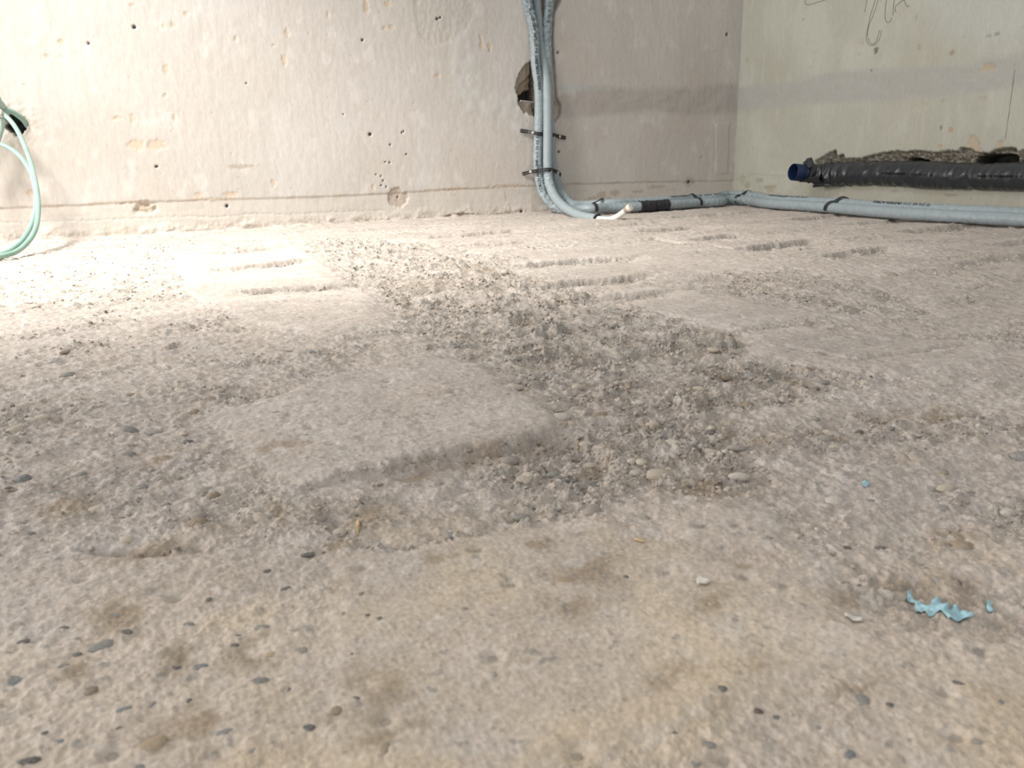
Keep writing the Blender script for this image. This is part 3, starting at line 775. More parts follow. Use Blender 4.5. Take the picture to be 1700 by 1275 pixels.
# hose A: left riser, turns at the floor and runs in front along both walls
A_pts = [B3(869, -260, .005), B3(872, -30, .004), B3(876, 8, .006), B3(884, 40, .012), B3(887.5, 75, .018), B3(889, 105, .020), B3(894, 145, .022), B3(895, 185, .022), B3(894, 220, .020), B3(892.5, 265, .020), B3(894.5, 290, .024), B3(899, 312, .032), B3(906, 329, .045), B3(920, 343, .065), B3(941, 349.5, .10)]
front = [(975, 355), (1010, 353), (1060, 350.5), (1110, 347.5), (1157, 344), (1195, 342)]
for q in front:
    c = run_pt(q[0], q[1], RH + .003); A_pts.append(c)
A_pts += [np.array([1.872, 2.185, .0180]), np.array([1.905, 2.13, .0180])]
for q in [(1270, 345.5), (1330, 350), (1391, 355), (1450, 360.5), (1560, 368.5), (1640, 373), (1700, 376.5)]:
    c = fl(q[0], q[1], .004); A_pts.append(np.array([c[0] + .012, c[1], RH + .003]))
A_pts += [np.array([1.822, .75, RH + .003]), np.array([1.815, .1, RH + .003]), np.array([1.82, -.6, RH + .003])]
pA = Path(A_pts)
sA_top = pA.near(B3(889, 105, .02)); sA_low = pA.near(B3(893, 265, .02)); sA_bend = pA.near(B3(906, 330, .045)); sA_c = pA.near((1.89, 2.16, .018)); sA_end = pA.near(B3(941, 349.5, .10))
def winA(S):
    return 1.0 * (1 - sst(sA_top - .16, sA_top + .02, S)) + .45 * np.exp(-((S - sA_bend) / .07) ** 2) + .75 * np.exp(-((S - sA_c) / .10) ** 2) + .12
hoseA = thing('insulated_pipe', 'grey foam-sleeved pipe, leftmost riser on the back wall, bending into the front floor run', 'pipe', tuple(B3(906, 345, .045) * np.array([1, 1, 0])), 'foam-sleeved heating pipes')
wA = crumple(.0085, 70, 1.8, 301, twist=45, base=.0004, window=winA)
RA = lambda k: RH + .0022 * np.exp(-((k - sA_c) / .08) ** 2)
tube('insulation_sleeve', pA, RA, M_SLEEVE, hoseA, 26, wr=wA)
# hose C: right riser, slips behind the middle one, then the rear floor run
C_pts = [B3(916, -260, .0), B3(914, -30, .0), B3(911.5, 10, .002), B3(908.5, 45, .004), B3(908, 80, .006), B3(910, 115, .005), B3(911, 160, .004), B3(912, 200, .010), B3(915, 235, .017), B3(916.5, 270, .017), B3(921, 292, .019), B3(928, 312, .024), B3(938, 329, .038), B3(952, 340, .060)]
for q in front[1:]:
    C_pts.append(run_pt(q[0], q[1], RH + .003) + np.array([.004, .0275, .011]))
C_pts += [np.array([1.893, 2.208, .030]), np.array([1.932, 2.140, .030])]
for q in [(1270, 345.5), (1330, 350), (1391, 355), (1450, 360.5), (1560, 368.5), (1640, 373), (1700, 376.5)]:
    c = fl(q[0], q[1], .004); C_pts.append(np.array([c[0] + .0395, c[1] + .006, RH + .0135]))
C_pts += [np.array([1.8495, .75, RH + .0135]), np.array([1.8445, .1, RH + .010]), np.array([1.85, -.6, RH + .006])]
pC = Path(C_pts)
sC_c = pC.near((1.91, 2.18, .030)); sC_b = pC.near(B3(938, 329, .038)); sC_t = pC.near(B3(910, 115, .005))
def winC(S):
    return .9 * (1 - sst(sC_t - .12, sC_t + .05, S)) * .6 + .35 * np.exp(-((S - sC_b) / .05) ** 2) + .95 * np.exp(-((S - sC_c) / .13) ** 2) + .16 * sst(sC_c, sC_c + .1, S) + .06
hoseC = thing('insulated_pipe', 'grey foam-sleeved pipe, rightmost riser on the back wall, ending in the rear floor run', 'pipe', tuple(B3(938, 345, .05) * np.array([1, 1, 0])), 'foam-sleeved heating pipes')
wC = crumple(.0085, 65, 1.8, 331, twist=-42, base=.0004, window=winC)
RC = lambda k: RH + .0030 * np.exp(-((k - sC_c) / .10) ** 2)
tube('insulation_sleeve', pC, RC, M_SLEEVE, hoseC, 26, wr=wC)
# hose B: middle riser, swings forward and ends in a capped white pipe
eB = np.array([1.128, 1.935, .0165])
B_pts = [B3(886, -260, -.014), B3(888, -30, -.014), B3(891, 10, -.013), B3(895.5, 50, -.009), B3(899, 85, .001), B3(904, 115, .016), B3(908.5, 150, .036), B3(909.5, 200, .042), B3(909.2, 250, .044), B3(909.5, 285, .046), B3(911.5, 303, .055), B3(918.5, 322, .09), B3(930, 337.5, .15), B3(948, 351, .23), B3(967, 359, .30), B3(992, 363.3, .385)]
pB = Path(B_pts)
sB_b = pB.near(B3(911, 300, .05)); sB_t = pB.near(B3(904, 115, .024))
RB = lambda k: RH - .0018 * sst(sB_b, pB.L, k)
hoseB = thing('insulated_pipe', 'grey foam-sleeved middle riser that ends in a capped white pipe above the floor', 'pipe', tuple(B3(992, 363, .385) * np.array([1, 1, 0])), 'foam-sleeved heating pipes')
tube('insulation_sleeve', pB, RB, M_SLEEVE, hoseB, 26, wr=crumple(.0050, 90, 1.2, 361, twist=30, base=.0003, window=lambda S: .8 * np.exp(-((S - sB_b - .01) / .03) ** 2) + .3 * (1 - sst(sB_t - .1, sB_t, S)) + .05))
pe = pB.p[-1]; te = pB.T[-1]
Bring = Path([pe - te * .003, pe + te * .002], ref=(0, 0, 1), step=.001)
tube('foam_edge', Bring, .0133, M_FOAM_IN, hoseB, 24)
W_pts = [pe - te * .004, B3(1002, 364.2, .40), B3(1014, 364.2, .415), B3(1024, 360, .43), B3(1034, 353.2, .445), B3(1042.5, 346.8, .46)]
pW = Path(W_pts, ref=(0, 0, 1))
pipeW = tube('inner_pipe', pW, .0084, M_WHITE, hoseB, 22)
pipeW['label'] = 'bare white plastic pipe end'
te = pW.T[-1]; pe = pW.p[-1]
def seg(a, b, r, name, mat, par):
    return tube(name, Path([pe + te * a, pe + te * (a + b) / 2, pe + te * b], ref=(0, 0, 1), step=.0015), r, mat, par, 22)
seg(-.010, -.006, .0093, 'collar_ring', M_CAPRING, hoseB)
seg(-.0045, .002, .0096, 'collar_ring', M_CAPRING, hoseB)
disc_part('end_cap', pe + te * .001, te, .0104, .010, M_CAP, hoseB, 22, .18)

# print on the sleeves
tw = (-.35, -.93, .05)
LOGO, SPEC = 'FÖRCH FORLEN', 'VS  4 x 22  DIN  4102  B2'
def two_part(path, s_at, root, toward, reverse, size, L1, L2, mat=M_INK, up=0.0, spec=SPEC, lift=.0010, r=RH):
    """logo then specification, each squeezed to its measured length"""
    w = {}
    for nm, txt, L, b, sh, off in (('printed_logo', LOGO, L1, .02, .25, 0.0), ('printed_lettering', spec, L2, .004, 0.0, L1 * 1.06)):
        sgn = -1 if reverse else 1
        o = lettering(nm, txt, path, s_at + sgn * off, r, size, mat, root, toward, reverse, squeeze=L / (len(txt) * size * .56), bold=b * size, shear=sh, up_shift=up, lift=lift)
    return
def sa(path, px, py, off): return path.near(B3(px, py, off))
a0 = sa(pA, 897, 322, .04); a1 = sa(pA, 892, 272, .02); a2 = sa(pA, 894, 212, .02)
two_part(pA, a0, hoseA, tw, True, .0115, abs(a0 - a1), abs(a1 - a2) * .94, up=.004)
a0 = sa(pA, 894, 150, .022); a1 = sa(pA, 889, 103, .02); a2 = sa(pA, 876, 10, .006)
two_part(pA, a0, hoseA, tw, True, .0115, abs(a0 - a1), abs(a1 - a2), up=-.002, lift=.0016)
c0 = sa(pC, 912, 4, .002); c1 = sa(pC, 908.5, 50, .004)
lettering('printed_lettering', '4 x 22  DIN  4102  B2', pC, c0, RH, .0115, M_INK, hoseC, tw, False, squeeze=abs(c1 - c0) / (21 * .0115 * .56), bold=.00005, lift=.0014)
f0 = pC.near((run_pt(1118, 347, .029) + np.array([.004, .0275, 0]))); f1 = pC.near((run_pt(1150, 344.6, .029) + np.array([.004, .0275, 0]))); f2 = pC.near((1.893, 2.208, .030))
two_part(pC, f0, hoseC, (-.3, -.55, .8), False, .0115, abs(f1 - f0) * .8, abs(f2 - f1) * .95, lift=.0016)
f0 = pC.near((1.87, 1.50, .02))
two_part(pC, f0, hoseC, (-.6, -.3, .75), False, .0115, .085, .12, lift=.0012)
f0 = pC.near((1.90, 1.95, .02))
two_part(pC, f0, hoseC, (-.5, -.3, .8), False, .0115, .085, .12, lift=.0014)

# black tape wrapped round the floor run
for i, (xa, xb, sd, lab) in enumerate([(1061, 1084, 401, 1), (1086, 1107, 402, 0)]):
    s0 = pA.near(run_pt(xa, 350.5 - (xa - 1060) * .06, .018)); s1 = pA.near(run_pt(xb, 350.5 - (xb - 1060) * .06, .018))
    def ragged(S, TH, s0=s0, s1=s1, sd=sd):
        return .0016 + .0026 * np.maximum(0, vn(S * 90, np.cos(TH) * 2 + sd, sd) + .25) + .0016 * vn(S * 260, TH * 2, sd + 4)
    o = tube('tape_wrap', pA, RH, M_TAPE, hoseA, 30, s0, s1, wr=ragged)
    o['label'] = 'crumpled black tape wrap'

# ------------------------------------------------------------------ perforated straps
def screw(c, n, root):
    s = disc_part('screw', c, n, .0042, .0022, M_SCREW, root, 16, .35)
    r = disc_part('recess_shade', np.array(c) + np.array(n) / np.linalg.norm(n) * .0019, n, .0017, .0006, M_INK, root, 10)  # dark disc on the head, coloured as the shade of a drive recess
    r.parent = s
    return s
up = (0, 0, 1)
s1 = thing('perforated_strap', 'upper black perforated strap screwed to the back wall behind the middle riser', 'strap', tuple(B3(885, 220, .01)), 'black perforated straps')
def cw(path, px, py, off, lift):
    """strap lying on the face of a riser"""
    return B3(px, py, off + RH + lift)
ribbon('strap_band', [B3(864, 217, .006), B3(876, 218.5, .010), B3(884, 220, .024), B3(890, 221.5, .0385), B3(897, 222.6, .0395), B3(902.5, 223, .0315), B3(907, 223.3, .0262), B3(913, 223.5, .0345), B3(918, 224, .0338), B3(924, 225.3, .022), B3(930, 227, .008), B3(939.5, 229, .0045)], up, .0112, M_STRAP, s1)
screw(B3(885, 220.2, .027), (-.45, -.89, 0), s1)
screw(B3(929.5, 226.8, .010), (.3, -.95, 0), s1)
s2 = thing('perforated_strap', 'lower black perforated strap across the front of all three risers', 'strap', tuple(B3(881, 285, .01)), 'black perforated straps')
ribbon('strap_band', [B3(867.5, 289, .006), B3(875, 287, .010), B3(881, 285.4, .022), B3(887, 284.4, .038), B3(894, 283.2, .043), B3(901, 282.3, .054), B3(908, 281.6, .0640), B3(914, 282, .0625), B3(918.5, 283, .050), B3(923, 284.6, .038), B3(927.5, 287, .024), B3(931.5, 291, .008)], up, .0112, M_STRAP, s2)
screw(B3(881, 285.2, .025), (-.45, -.89, 0), s2)
screw(B3(927.3, 286.6, .029), (.6, -.8, .1), s2)

def run_strap(path_a, path_c, sa_, label, turn=0.0, wid=.010):
    ca = path_a.at(np.array([sa_]))[0]; T = path_a.tan(np.array([sa_]))[0]
    T = np.array([T[0], T[1], 0]); T /= np.linalg.norm(T)
    cc_ = path_c.p[np.argmin(np.linalg.norm(path_c.p - ca, axis=1))]
    out = np.cross(T, (0, 0, 1)); out /= np.linalg.norm(out)           # towards the room
    if out @ (np.array([0, 0, 0]) - ca) < 0: out = -out
    R_ = RH + .0022
    pts = []
    for a in (-25, 10, 40, 70, 100):
        q = math.radians(a); pts.append(ca + R_ * (math.cos(q) * out + math.sin(q) * np.array([0, 0, 1])))
    for a in (75, 100, 125, 160, 190):
        q = math.radians(a); pts.append(cc_ + R_ * (math.cos(q) * out + math.sin(q) * np.array([0, 0, 1])))
    pts = [p + T * turn * (i / 9 - .5) for i, p in enumerate(pts)]
    root = thing('perforated_strap', label, 'strap', (ca[0], ca[1], 0), 'black perforated straps')
    ribbon('strap_band', pts, tuple(T), wid, M_STRAP, root, pitch=.0072, hole=.0016)
    return root
run_strap(pA, pC, pA.near(run_pt(984, 354.6, .018)), 'black perforated strap round the floor run just behind the capped white pipe', -.008)
run_strap(pA, pC, pA.near(run_pt(1158, 344, .018)), 'black strap round the floor run between the tape and the room corner', -.012, .009)
run_strap(pA, pC, pA.near((1.897, 2.145, .018)), 'black strap round the floor run right at the room corner', .03, .009)
run_strap(pA, pC, pA.near((fl(1397, 355.3)[0] + .012, fl(1397, 355.3)[1], .018)), 'black strap round the floor run below the black-sleeved drain pipe', .035, .010)

# ------------------------------------------------------------------ black-sleeved drain pipe in the right wall
drain = thing('drain_pipe', 'black film-sleeved drain pipe with an open blue end in the right wall chase', 'pipe', tuple(R3(1345, 288, .03)))
D_pts = [R3(1338, 287.0, .075), R3(1350, 289, .048), R3(1368, 289.5, .022), R3(1400, 289, .012), R3(1450, 288, .010), R3(1500, 289, .010), R3(1560, 291.5, .012), R3(1620, 293, .010), R3(1700, 293.5, .008), R3(1800, 294, .004)]
pl = D_pts[-1]
D_pts += [np.array([XR - .004, .6, pl[2]]), np.array([XR - .004, .0, pl[2]]), np.array([XR - .004, -.7, pl[2]])]
pD = Path(D_pts, ref=(-1, 0, 0))
sD0 = pD.near(R3(1368, 289.5, .022))
RD = lambda k: .0255 + .0100 * sst(0, sD0 * 1.15, k) + .0012 * np.sin(k * 19) * sst(sD0, sD0 + .3, k)
wD = lambda S, TH: crumple(.0085, 26, 1.0, 511, twist=22, base=.0012, window=lambda q: 1.0 * np.exp(-((q - sD0) / .09) ** 2) + .28)(S, TH) + .0005 * vn(S * 130, np.cos(TH) * 2, 515)
tube('film_sleeve', pD, RD, M_BLACKSLEEVE, drain, 40, wr=wD)
bx = np.array([-.98, .16, -.02]); bx /= np.linalg.norm(bx)
b0 = R3(1346, 288.5, .05); b1 = R3(1316.5, 285.5, .118)
bx = (b1 - b0) / np.linalg.norm(b1 - b0)
def hollow(name, a, b, ro, ri, mat, root, nseg=36):
    a = np.array(a); b = np.array(b); t = (b - a) / np.linalg.norm(b - a)
    n = np.cross(t, (0, 0, 1)); n /= np.linalg.norm(n); m_ = np.cross(t, n)
    V, Fc = [], []
    rings = [(a, ro), (b - t * .001, ro), (b, ro - .0008), (b, ri + .0005), (b - t * .001, ri), (a, ri)]
    for c, r in rings:
        for k in range(nseg):
            q = 2 * math.pi * k / nseg; V.append(tuple(c + r * (math.cos(q) * n + math.sin(q) * m_)))
    for i in range(len(rings) - 1):
        for k in range(nseg):
            k2 = (k + 1) % nseg; Fc.append((i * nseg + k, i * nseg + k2, (i + 1) * nseg + k2, (i + 1) * nseg + k))
    me = bpy.data.meshes.new(name); me.from_pydata(V, [], Fc); me.update()
    me.polygons.foreach_set('use_smooth', [True] * len(Fc))
    shift_to(root, me); return link(name, me, mat, root)
be = hollow('pipe_end', b0, b1, .0262, .0238, M_BLUE, drain)
be['label'] = 'open dark blue plastic pipe end'
disc_part('bore_shade', b0 + bx * .012, bx, .0236, .001, M_BLUESHADE, drain, 30)  # disc closing the pipe, coloured dark for the shade inside
# collar of torn tape behind the blue end, and two flaps of torn film
pcol = Path([b0 + bx * .004, b0 + bx * .016, b0 + bx * .034], ref=(0, 0, 1), step=.0025)
tube('torn_tape_collar', pcol, .0275, M_BLACKSLEEVE, drain, 36, wr=lambda S, TH: .0012 * vn(S * 160, np.cos(TH) * 3, 521) + .0010 * vn(S * 60, TH * 2, 523), cap1=True)
def flap(name, pts, thick, mat, root):
    bm = bmesh.new(); vs = [bm.verts.new(p) for p in pts]
    f = bm.faces.new(vs); bmesh.ops.triangulate(bm, faces=[f]); bmesh.ops.subdivide_edges(bm, edges=bm.edges, cuts=3, use_grid_fill=True)
    for v in bm.verts:
        v.co += Vector((.0018 * math.sin(v.co.y * 700 + v.co.z * 300), .0012 * math.sin(v.co.z * 600), 0))
    bmesh.ops.solidify(bm, geom=bm.faces[:], thickness=thick)
    me = bpy.data.meshes.new(name); bm.to_mesh(me); bm.free(); shift_to(root, me)
    return link(name, me, mat, root)
flap('torn_flap', [R3(1333, 271, .075), R3(1341, 263, .078), R3(1346.5, 261.5, .072), R3(1350, 270, .066), R3(1352, 276, .066), R3(1342, 279, .085)], .0016, M_BLACKSLEEVE, drain)
flap('torn_flap', [R3(1327, 302, .094), R3(1340, 296, .098), R3(1358, 292, .078), R3(1362, 302, .062), R3(1345, 302.5, .080), R3(1332, 301.5, .092)], .0016, M_BLACKSLEEVE, drain)
flap('torn_flap', [R3(1349, 303, .058), R3(1362, 303, .050), R3(1380, 307, .040), R3(1366, 309.5, .045), R3(1351, 311, .050)], .0016, M_BLACKSLEEVE, drain)
def sD(px, py): return pD.near(R3(px, py, .011))
RDT = .0362
two_part(pD, sD(1479, 289), drain, (-.98, -.15, .05), False, .0082, abs(sD(1514, 289) - sD(1479, 289)), abs(sD(1578, 291) - sD(1516, 289)), M_INK2, spec='VS  4  DN 50  DIN  4102  B2', r=RDT, lift=.0012)
two_part(pD, sD(1637, 292), drain, (-.98, -.15, .05), False, .0082, abs(sD(1686, 293) - sD(1637, 292)), .13, M_INK2, spec='VS  4  DN 50  DIN  4102  B2', r=RDT, lift=.0012)

# ------------------------------------------------------------------ rod across the chiselled pocket
rodp = Path([B3(863.5, 167.5, .002), B3(876, 168.8, .004), B3(896, 171.5, .002)], ref=(0, 0, 1))
tag(tube('steel_rod', rodp, .0030, M_ROD, None, 12, wr=lambda S, TH: .0004 * np.sin(S * 900)), 'short grey steel rod crossing the chiselled pocket left of the risers', 'rod')

# ------------------------------------------------------------------ hose coil at the left edge
coil = thing('hose_coil', 'pale green hose coiled loosely against the back wall at the left edge', 'hose', tuple(np.array([-.32, 2.05, 0.0])))
def HP(px, py, off, r=.007):
    """a point of the coil; where it comes down it lies on the floor"""
    p = B3(px, py, off)
    if p[2] < r + .002:
        q = fl(px, py, r + .002); p = np.array([q[0], q[1], r + .002])
    return p
def loop(cx_, cy_, rx, ry, off_top, off_bot, a0, a1, n=26):
    pts = []
    for i in range(n + 1):
        a = math.radians(a0 + (a1 - a0) * i / n)
        px, py = cx_ + rx * math.cos(a), cy_ - ry * math.sin(a)
        t = (math.sin(a) + 1) / 2
        pts.append(HP(px, py, off_bot + (off_top - off_bot) * t))
    return pts
l1 = loop(-14, 331, 74, 93, .05, .44, 118, -240)
hA = Path(l1, ref=(0, 0, 1), step=.004)
tube('hose_loop', hA, .0052, M_HOSE, coil, 16)
l2 = [HP(px, py, .05 + .41 * max(0, (py - 190) / 240) ** 1.15) for px, py in [(-30, 176), (-6, 184), (10, 193), (26, 212), (40, 240), (53, 277), (61, 315), (63.5, 350), (57, 385), (38, 410), (12, 423), (-25, 426), (-70, 405), (-95, 350), (-88, 290)]]
hB = Path(l2, ref=(0, 0, 1), step=.004)
tube('hose_loop', hB, .0052, M_HOSE, coil, 16)
l3 = [B3(-60, 205, .05), B3(-25, 186, .04), B3(0, 181, .034), B3(16, 184, .026), B3(30, 192, .015), B3(40, 201, .002), B3(46, 210, -.012)]
hC = Path(l3, ref=(0, 0, 1), step=.003)
tube('hose_tail', hC, .0060, M_HOSE, coil, 16)
stub = Path([B3(-40, 120, .05), B3(-14, 152, .045), B3(-4, 168, .04), B3(3, 178, .03), B3(10, 186, .01)], ref=(0, 0, 1))
tag(tube('grey_green_conduit', stub, .0098, M_HOSE2, None, 18, wr=lambda S, TH: .0006 * np.sign(np.sin(S * 1500))), 'thick grey-green corrugated conduit entering the dark wall hole at the left edge', 'conduit')
p5 = Path([B3(3, 196, .045), B3(1, 214, .04), B3(-8, 240, .04), B3(-24, 270, .04)], ref=(0, 0, 1))
tag(tube('grey_tube', p5, .0075, M_HOSE2, None, 16), 'straight grey-green tube dropping down-left beneath the wall hole', 'tube')
knob = thing('hose_clip', 'small ivory clip holding the hose at the left edge', 'clip', tuple(B3(0, 187, .055)))
disc_part('clip_head', B3(-2, 187, .05), (.1, -1, .1), .0085, .012, M_CAP, knob, 20, .4)
disc_part('clip_pin', B3(-2, 187, .005), (.1, -1, .1), .003, .05, M_CAPRING, knob, 12)

# ------------------------------------------------------------------ pencil marks on the right wall
def pencil(pts, r=.0007, name='pencil_mark'):
    a = np.array(pts, float); q = rt(a[:, 0], a[:, 1])
    dsp = right_eval(q[:, 0], q[:, 1])[0]
    p = [np.array([XR - dsp[i] - .0004, q[i, 0], q[i, 1]]) for i in range(len(q))]
    o = tube(name, Path(p, ref=(-1, 0, 0), step=.006), r, M_PENCIL, None, 5)
    o.parent = wall_right
    return o
def sc(x, y): return (1380 + x / 9.44, y / 9.44)
pencil([sc(*q) for q in [(700, -60), (690, 0), (650, 130), (605, 270), (585, 380), (555, 520), (550, 620), (590, 695), (640, 715), (700, 690), (760, 600), (790, 470)]])
pencil([sc(*q) for q in [(740, -60), (715, 70), (650, 260), (600, 380), (570, 520), (580, 620), (640, 690), (690, 670), (735, 560), (755, 470)]])
pencil([sc(*q) for q in [(565, -60), (545, 90), (525, 190)]])
pencil([sc(*q) for q in [(870, -40), (850, 120), (845, 280), (880, 355), (920, 335), (950, 280)]])
pencil([sc(*q) for q in [(990, -40), (975, 120), (968, 240)]])
pencil([sc(*q) for q in [(1010, 190), (1005, 110), (1050, 60), (1110, 15), (1140, 0), (1165, 60), (1200, 110), (1225, 80)]])
pencil([(1337, -6), (1338, 7), (1360, 3), (1376, -2)])
pencil([(1685, 116), (1681, 145), (1675, 190), (1669, 232)], .0005, 'hairline_crack')

# ------------------------------------------------------------------ stones set in the floor
def stone_mesh(i, flat):
    bm = bmesh.new(); bmesh.ops.create_icosphere(bm, subdivisions=2, radius=1.0)
    rs = np.random.default_rng(900 + i)
    ks = rs.normal(size=(5, 3)); ph = rs.uniform(0, 6, 5)
    for v in bm.verts:
        c = np.array(v.co)
        f = 1 + sum(.055 * math.sin(2.1 * (c @ ks[j]) + ph[j]) for j in range(5))
        if i % 3 == 0: f *= 1 - .12 * abs(c[0])           # some are angular
        v.co = Vector(c * f)
    for f in bm.faces: f.smooth = True
    me = bpy.data.meshes.new('stone'); bm.to_mesh(me); bm.free()
    me.materials.append(M_STONE)
    return me
SM = [stone_mesh(i, 0) for i in range(8)]
TONE = {'d': (.10, .105, .11), 'g': (.25, .255, .25), 'b': (.20, .23, .245), 'l': (.53, .47, .39), 'w': (.60, .56, .50), 'n': (.30, .235, .165), 't': (.46, .36, .24), 'r': (.11, .07, .065), 'm': (.36, .33, .30)}
# px, py, width px, tone, turn (deg on the floor), length/width, proud (0 flush .. 1 half out)
ST = [(873, 798, 36, 'l', 10, .8, .8), (974, 806, 44, 'g', 0, .6, .7), (1094, 791, 48, 'l', 0, .8, .8), (1055, 786, 18, 'w', 0, .8, .7), (1024, 803, 22, 'm', 0, .7, .6), (846, 835, 24, 'l', 0, .8, .7), (925, 823, 13, 'w', 0, .9, .7), (901, 777, 22, 'd', 0, .7, .5), (841, 755, 24, 'g', 0, .7, .5), (867, 857, 28, 'g', 0, .6, .4), (891, 837, 22, 'l', 0, .8, .7), (937, 789, 16, 'l', 0, .8, .6), (838, 849, 18, 'l', 0, .8, .6),
      (998, 613, 14, 'g', 0, .8, .6), (899, 627, 16, 'm', 0, .8, .7), (853, 643, 30, 'l', 0, .8, .7), (950, 638, 26, 'g', 0, .8, .7), (973, 737, 22, 'l', 0, .8, .7), (950, 732, 14, 'g', 0, 1.0, .6), (600, 836, 9, 'd', 0, 1.0, .6), (631, 803, 10, 'n', 0, .8, .4), (512, 920, 25, 'd', 12, .5, .15), (537, 917, 10, 'd', 0, .8, .2), (1012, 932, 9, 'd', 0, .9, .3),
      (1180, 719, 20, 'd', 0, .9, .7), (1147, 748, 20, 'd', 0, .7, .4), (1245, 750, 24, 'g', 0, .8, .6), (1375, 718, 20, 'l', 0, .8, .7), (1356, 719, 16, 'l', 0, .8, .6), (1427, 716, 16, 'd', 10, .6, .5), (1450, 729, 17, 'd', -25, .5, .5), (1354, 695, 14, 'g', 0, 1.0, .6), (1367, 635, 22, 'g', 0, .7, .6), (1386, 832, 32, 'w', 0, .9, .7), (1597, 905, 38, 'n', 0, .9, .5), (1448, 900, 30, 'w', -20, .5, .5), (1462, 908, 20, 'd', -8, .5, .4), (1406, 909, 16, 'r', 0, .7, .2), (1274, 893, 27, 'g', 0, .6, .3), (1673, 825, 10, 'd', 0, .8, .4), (1298, 773, 12, 'd', 0, .7, .4), (1568, 784, 15, 'n', 0, 1.0, .7), (1620, 695, 30, 'g', 0, .6, .5), (1513, 781, 25, 'w', 0, .7, .6), (1427, 832, 14, 'l', 0, .8, .5), (1446, 832, 18, 'g', 0, .7, .5), (1218, 763, 20, 'm', 0, .7, .5), (1406, 930, 14, 'r', 0, .8, .3),
      (93, 684, 33, 'g', 20, .7, .6), (53, 698, 28, 'l', 0, .7, .6), (123, 701, 28, 'm', 0, .7, .6), (312, 733, 21, 'd', 0, .7, .5), (259, 717, 26, 'g', 0, .6, .4), (213, 753, 27, 'g', 0, .6, .4), (37, 795, 31, 'b', 0, .9, .6), (90, 817, 28, 'b', 0, .5, .3), (508, 723, 14, 'b', 0, .8, .4), (459, 684, 14, 'g', 0, .8, .3), (236, 737, 18, 'l', 0, .8, .6), (316, 701, 17, 'g', 0, .6, .4), (203, 860, 10, 'd', 0, .9, .5), (418, 826, 14, 'g', 0, .8, .5), (152, 906, 28, 'l', 0, .8, .5), (475, 583, 22, 'g', 0, .6, .4), (515, 583, 18, 'b', -15, .6, .4), (78, 600, 14, 'd', 0, .6, .4), (118, 580, 24, 'd', 0, .35, .3),
      (444, 947, 16, 'd', 20, .6, .15), (539, 949, 22, 'g', 0, .5, .15), (476, 977, 19, 'd', 20, .7, .15), (347, 994, 11, 'd', 20, .6, .2), (192, 1021, 27, 'g', 10, .6, .15), (313, 1036, 20, 'g', 0, .6, .15), (435, 1041, 25, 'g', 0, .7, .15), (210, 1048, 12, 'd', 70, 1.9, .1), (397, 1055, 8, 'd', 70, 2.0, .1), (388, 1071, 16, 'd', 0, .9, .15), (170, 1071, 42, 'g', 25, .7, .1), (128, 1086, 19, 'd', 0, .6, .15), (103, 1107, 21, 'b', 30, .9, .12), (20, 1131, 58, 'b', 8, .8, .12), (334, 1106, 26, 'b', 0, .6, .12), (289, 1108, 24, 'd', 0, .35, .1), (202, 1179, 38, 'b', 38, .45, .1), (252, 1168, 50, 'b', 68, .3, .1), (199, 1207, 20, 'd', 38, .4, .1), (150, 1146, 29, 'n', 0, .9, .12), (430, 1129, 30, 'g', 0, .6, .1), (478, 1145, 12, 'd', 0, .8, .15), (314, 1162, 10, 'd', 0, .8, .15), (592, 1159, 18, 'r', 0, .6, .15), (513, 1208, 27, 'd', 0, .75, .12), (372, 1214, 29, 'g', 25, .6, .1), (255, 1236, 46, 't', 0, .9, .15), (640, 1242, 22, 'n', 0, 1.6, .1), (45, 1263, 34, 'd', 15, .6, .15), (560, 1179, 25, 'n', 0, .9, .1), (98, 1231, 18, 'b', 0, .8, .1), (228, 1273, 26, 'g', 0, .6, .12), (74, 1217, 14, 'd', 25, .5, .1), (104, 1042, 17, 'd', 10, .5, .15), (40, 1064, 20, 'd', 10, .4, .15), (418, 1246, 18, 'g', 20, .4, .1), (585, 1086, 10, 'd', 0, .8, .15), (570, 1018, 9, 'n', 0, .9, .2), (630, 1026, 10, 'd', 0, .7, .15), (610, 1021, 9, 'd', 0, .8, .15), (500, 1080, 30, 'm', 0, .8, .1), (450, 1085, 20, 't', 0, .8, .1),
      (1119, 1217, 22, 'd', 0, .6, .15), (1199, 1142, 21, 'd', -25, .7, .15), (1256, 1179, 19, 'r', -30, .8, .15), (1290, 1191, 17, 'd', 0, .6, .15), (1432, 1161, 24, 'g', 0, 1.3, .12), (1362, 1208, 17, 'g', 0, .9, .12), (1409, 1251, 24, 'b', -50, 1.1, .2), (1590, 1133, 23, 'd', -25, .5, .2), (1662, 1166, 17, 'g', 0, .9, .2), (1178, 1235, 28, 'g', -20, .5, .1), (1475, 1169, 15, 'd', 0, .8, .2), (1155, 1267, 20, 'g', 0, .7, .12), (1010, 933, 9, 'd', 0, .9, .2), (1039, 957, 10, 'd', 0, .8, .2), (1540, 943, 17, 'g', 0, .7, .3), (1430, 971, 15, 'd', 0, .6, .3), (1592, 966, 11, 'd', 0, 1.0, .4), (1650, 1023, 22, 'g', -20, .6, .3), (936, 962, 34, 't', 0, .6, .1), (1528, 937, 14, 'g', 0, .7, .3), (1510, 1230, 18, 'm', 0, .8, .1), (1620, 1230, 20, 'm', 0, .7, .1), (820, 1120, 12, 'm', 0, .8, .1), (770, 1010, 12, 'g', 0, .7, .1), (600, 985, 10, 'n', 0, .8, .15)]
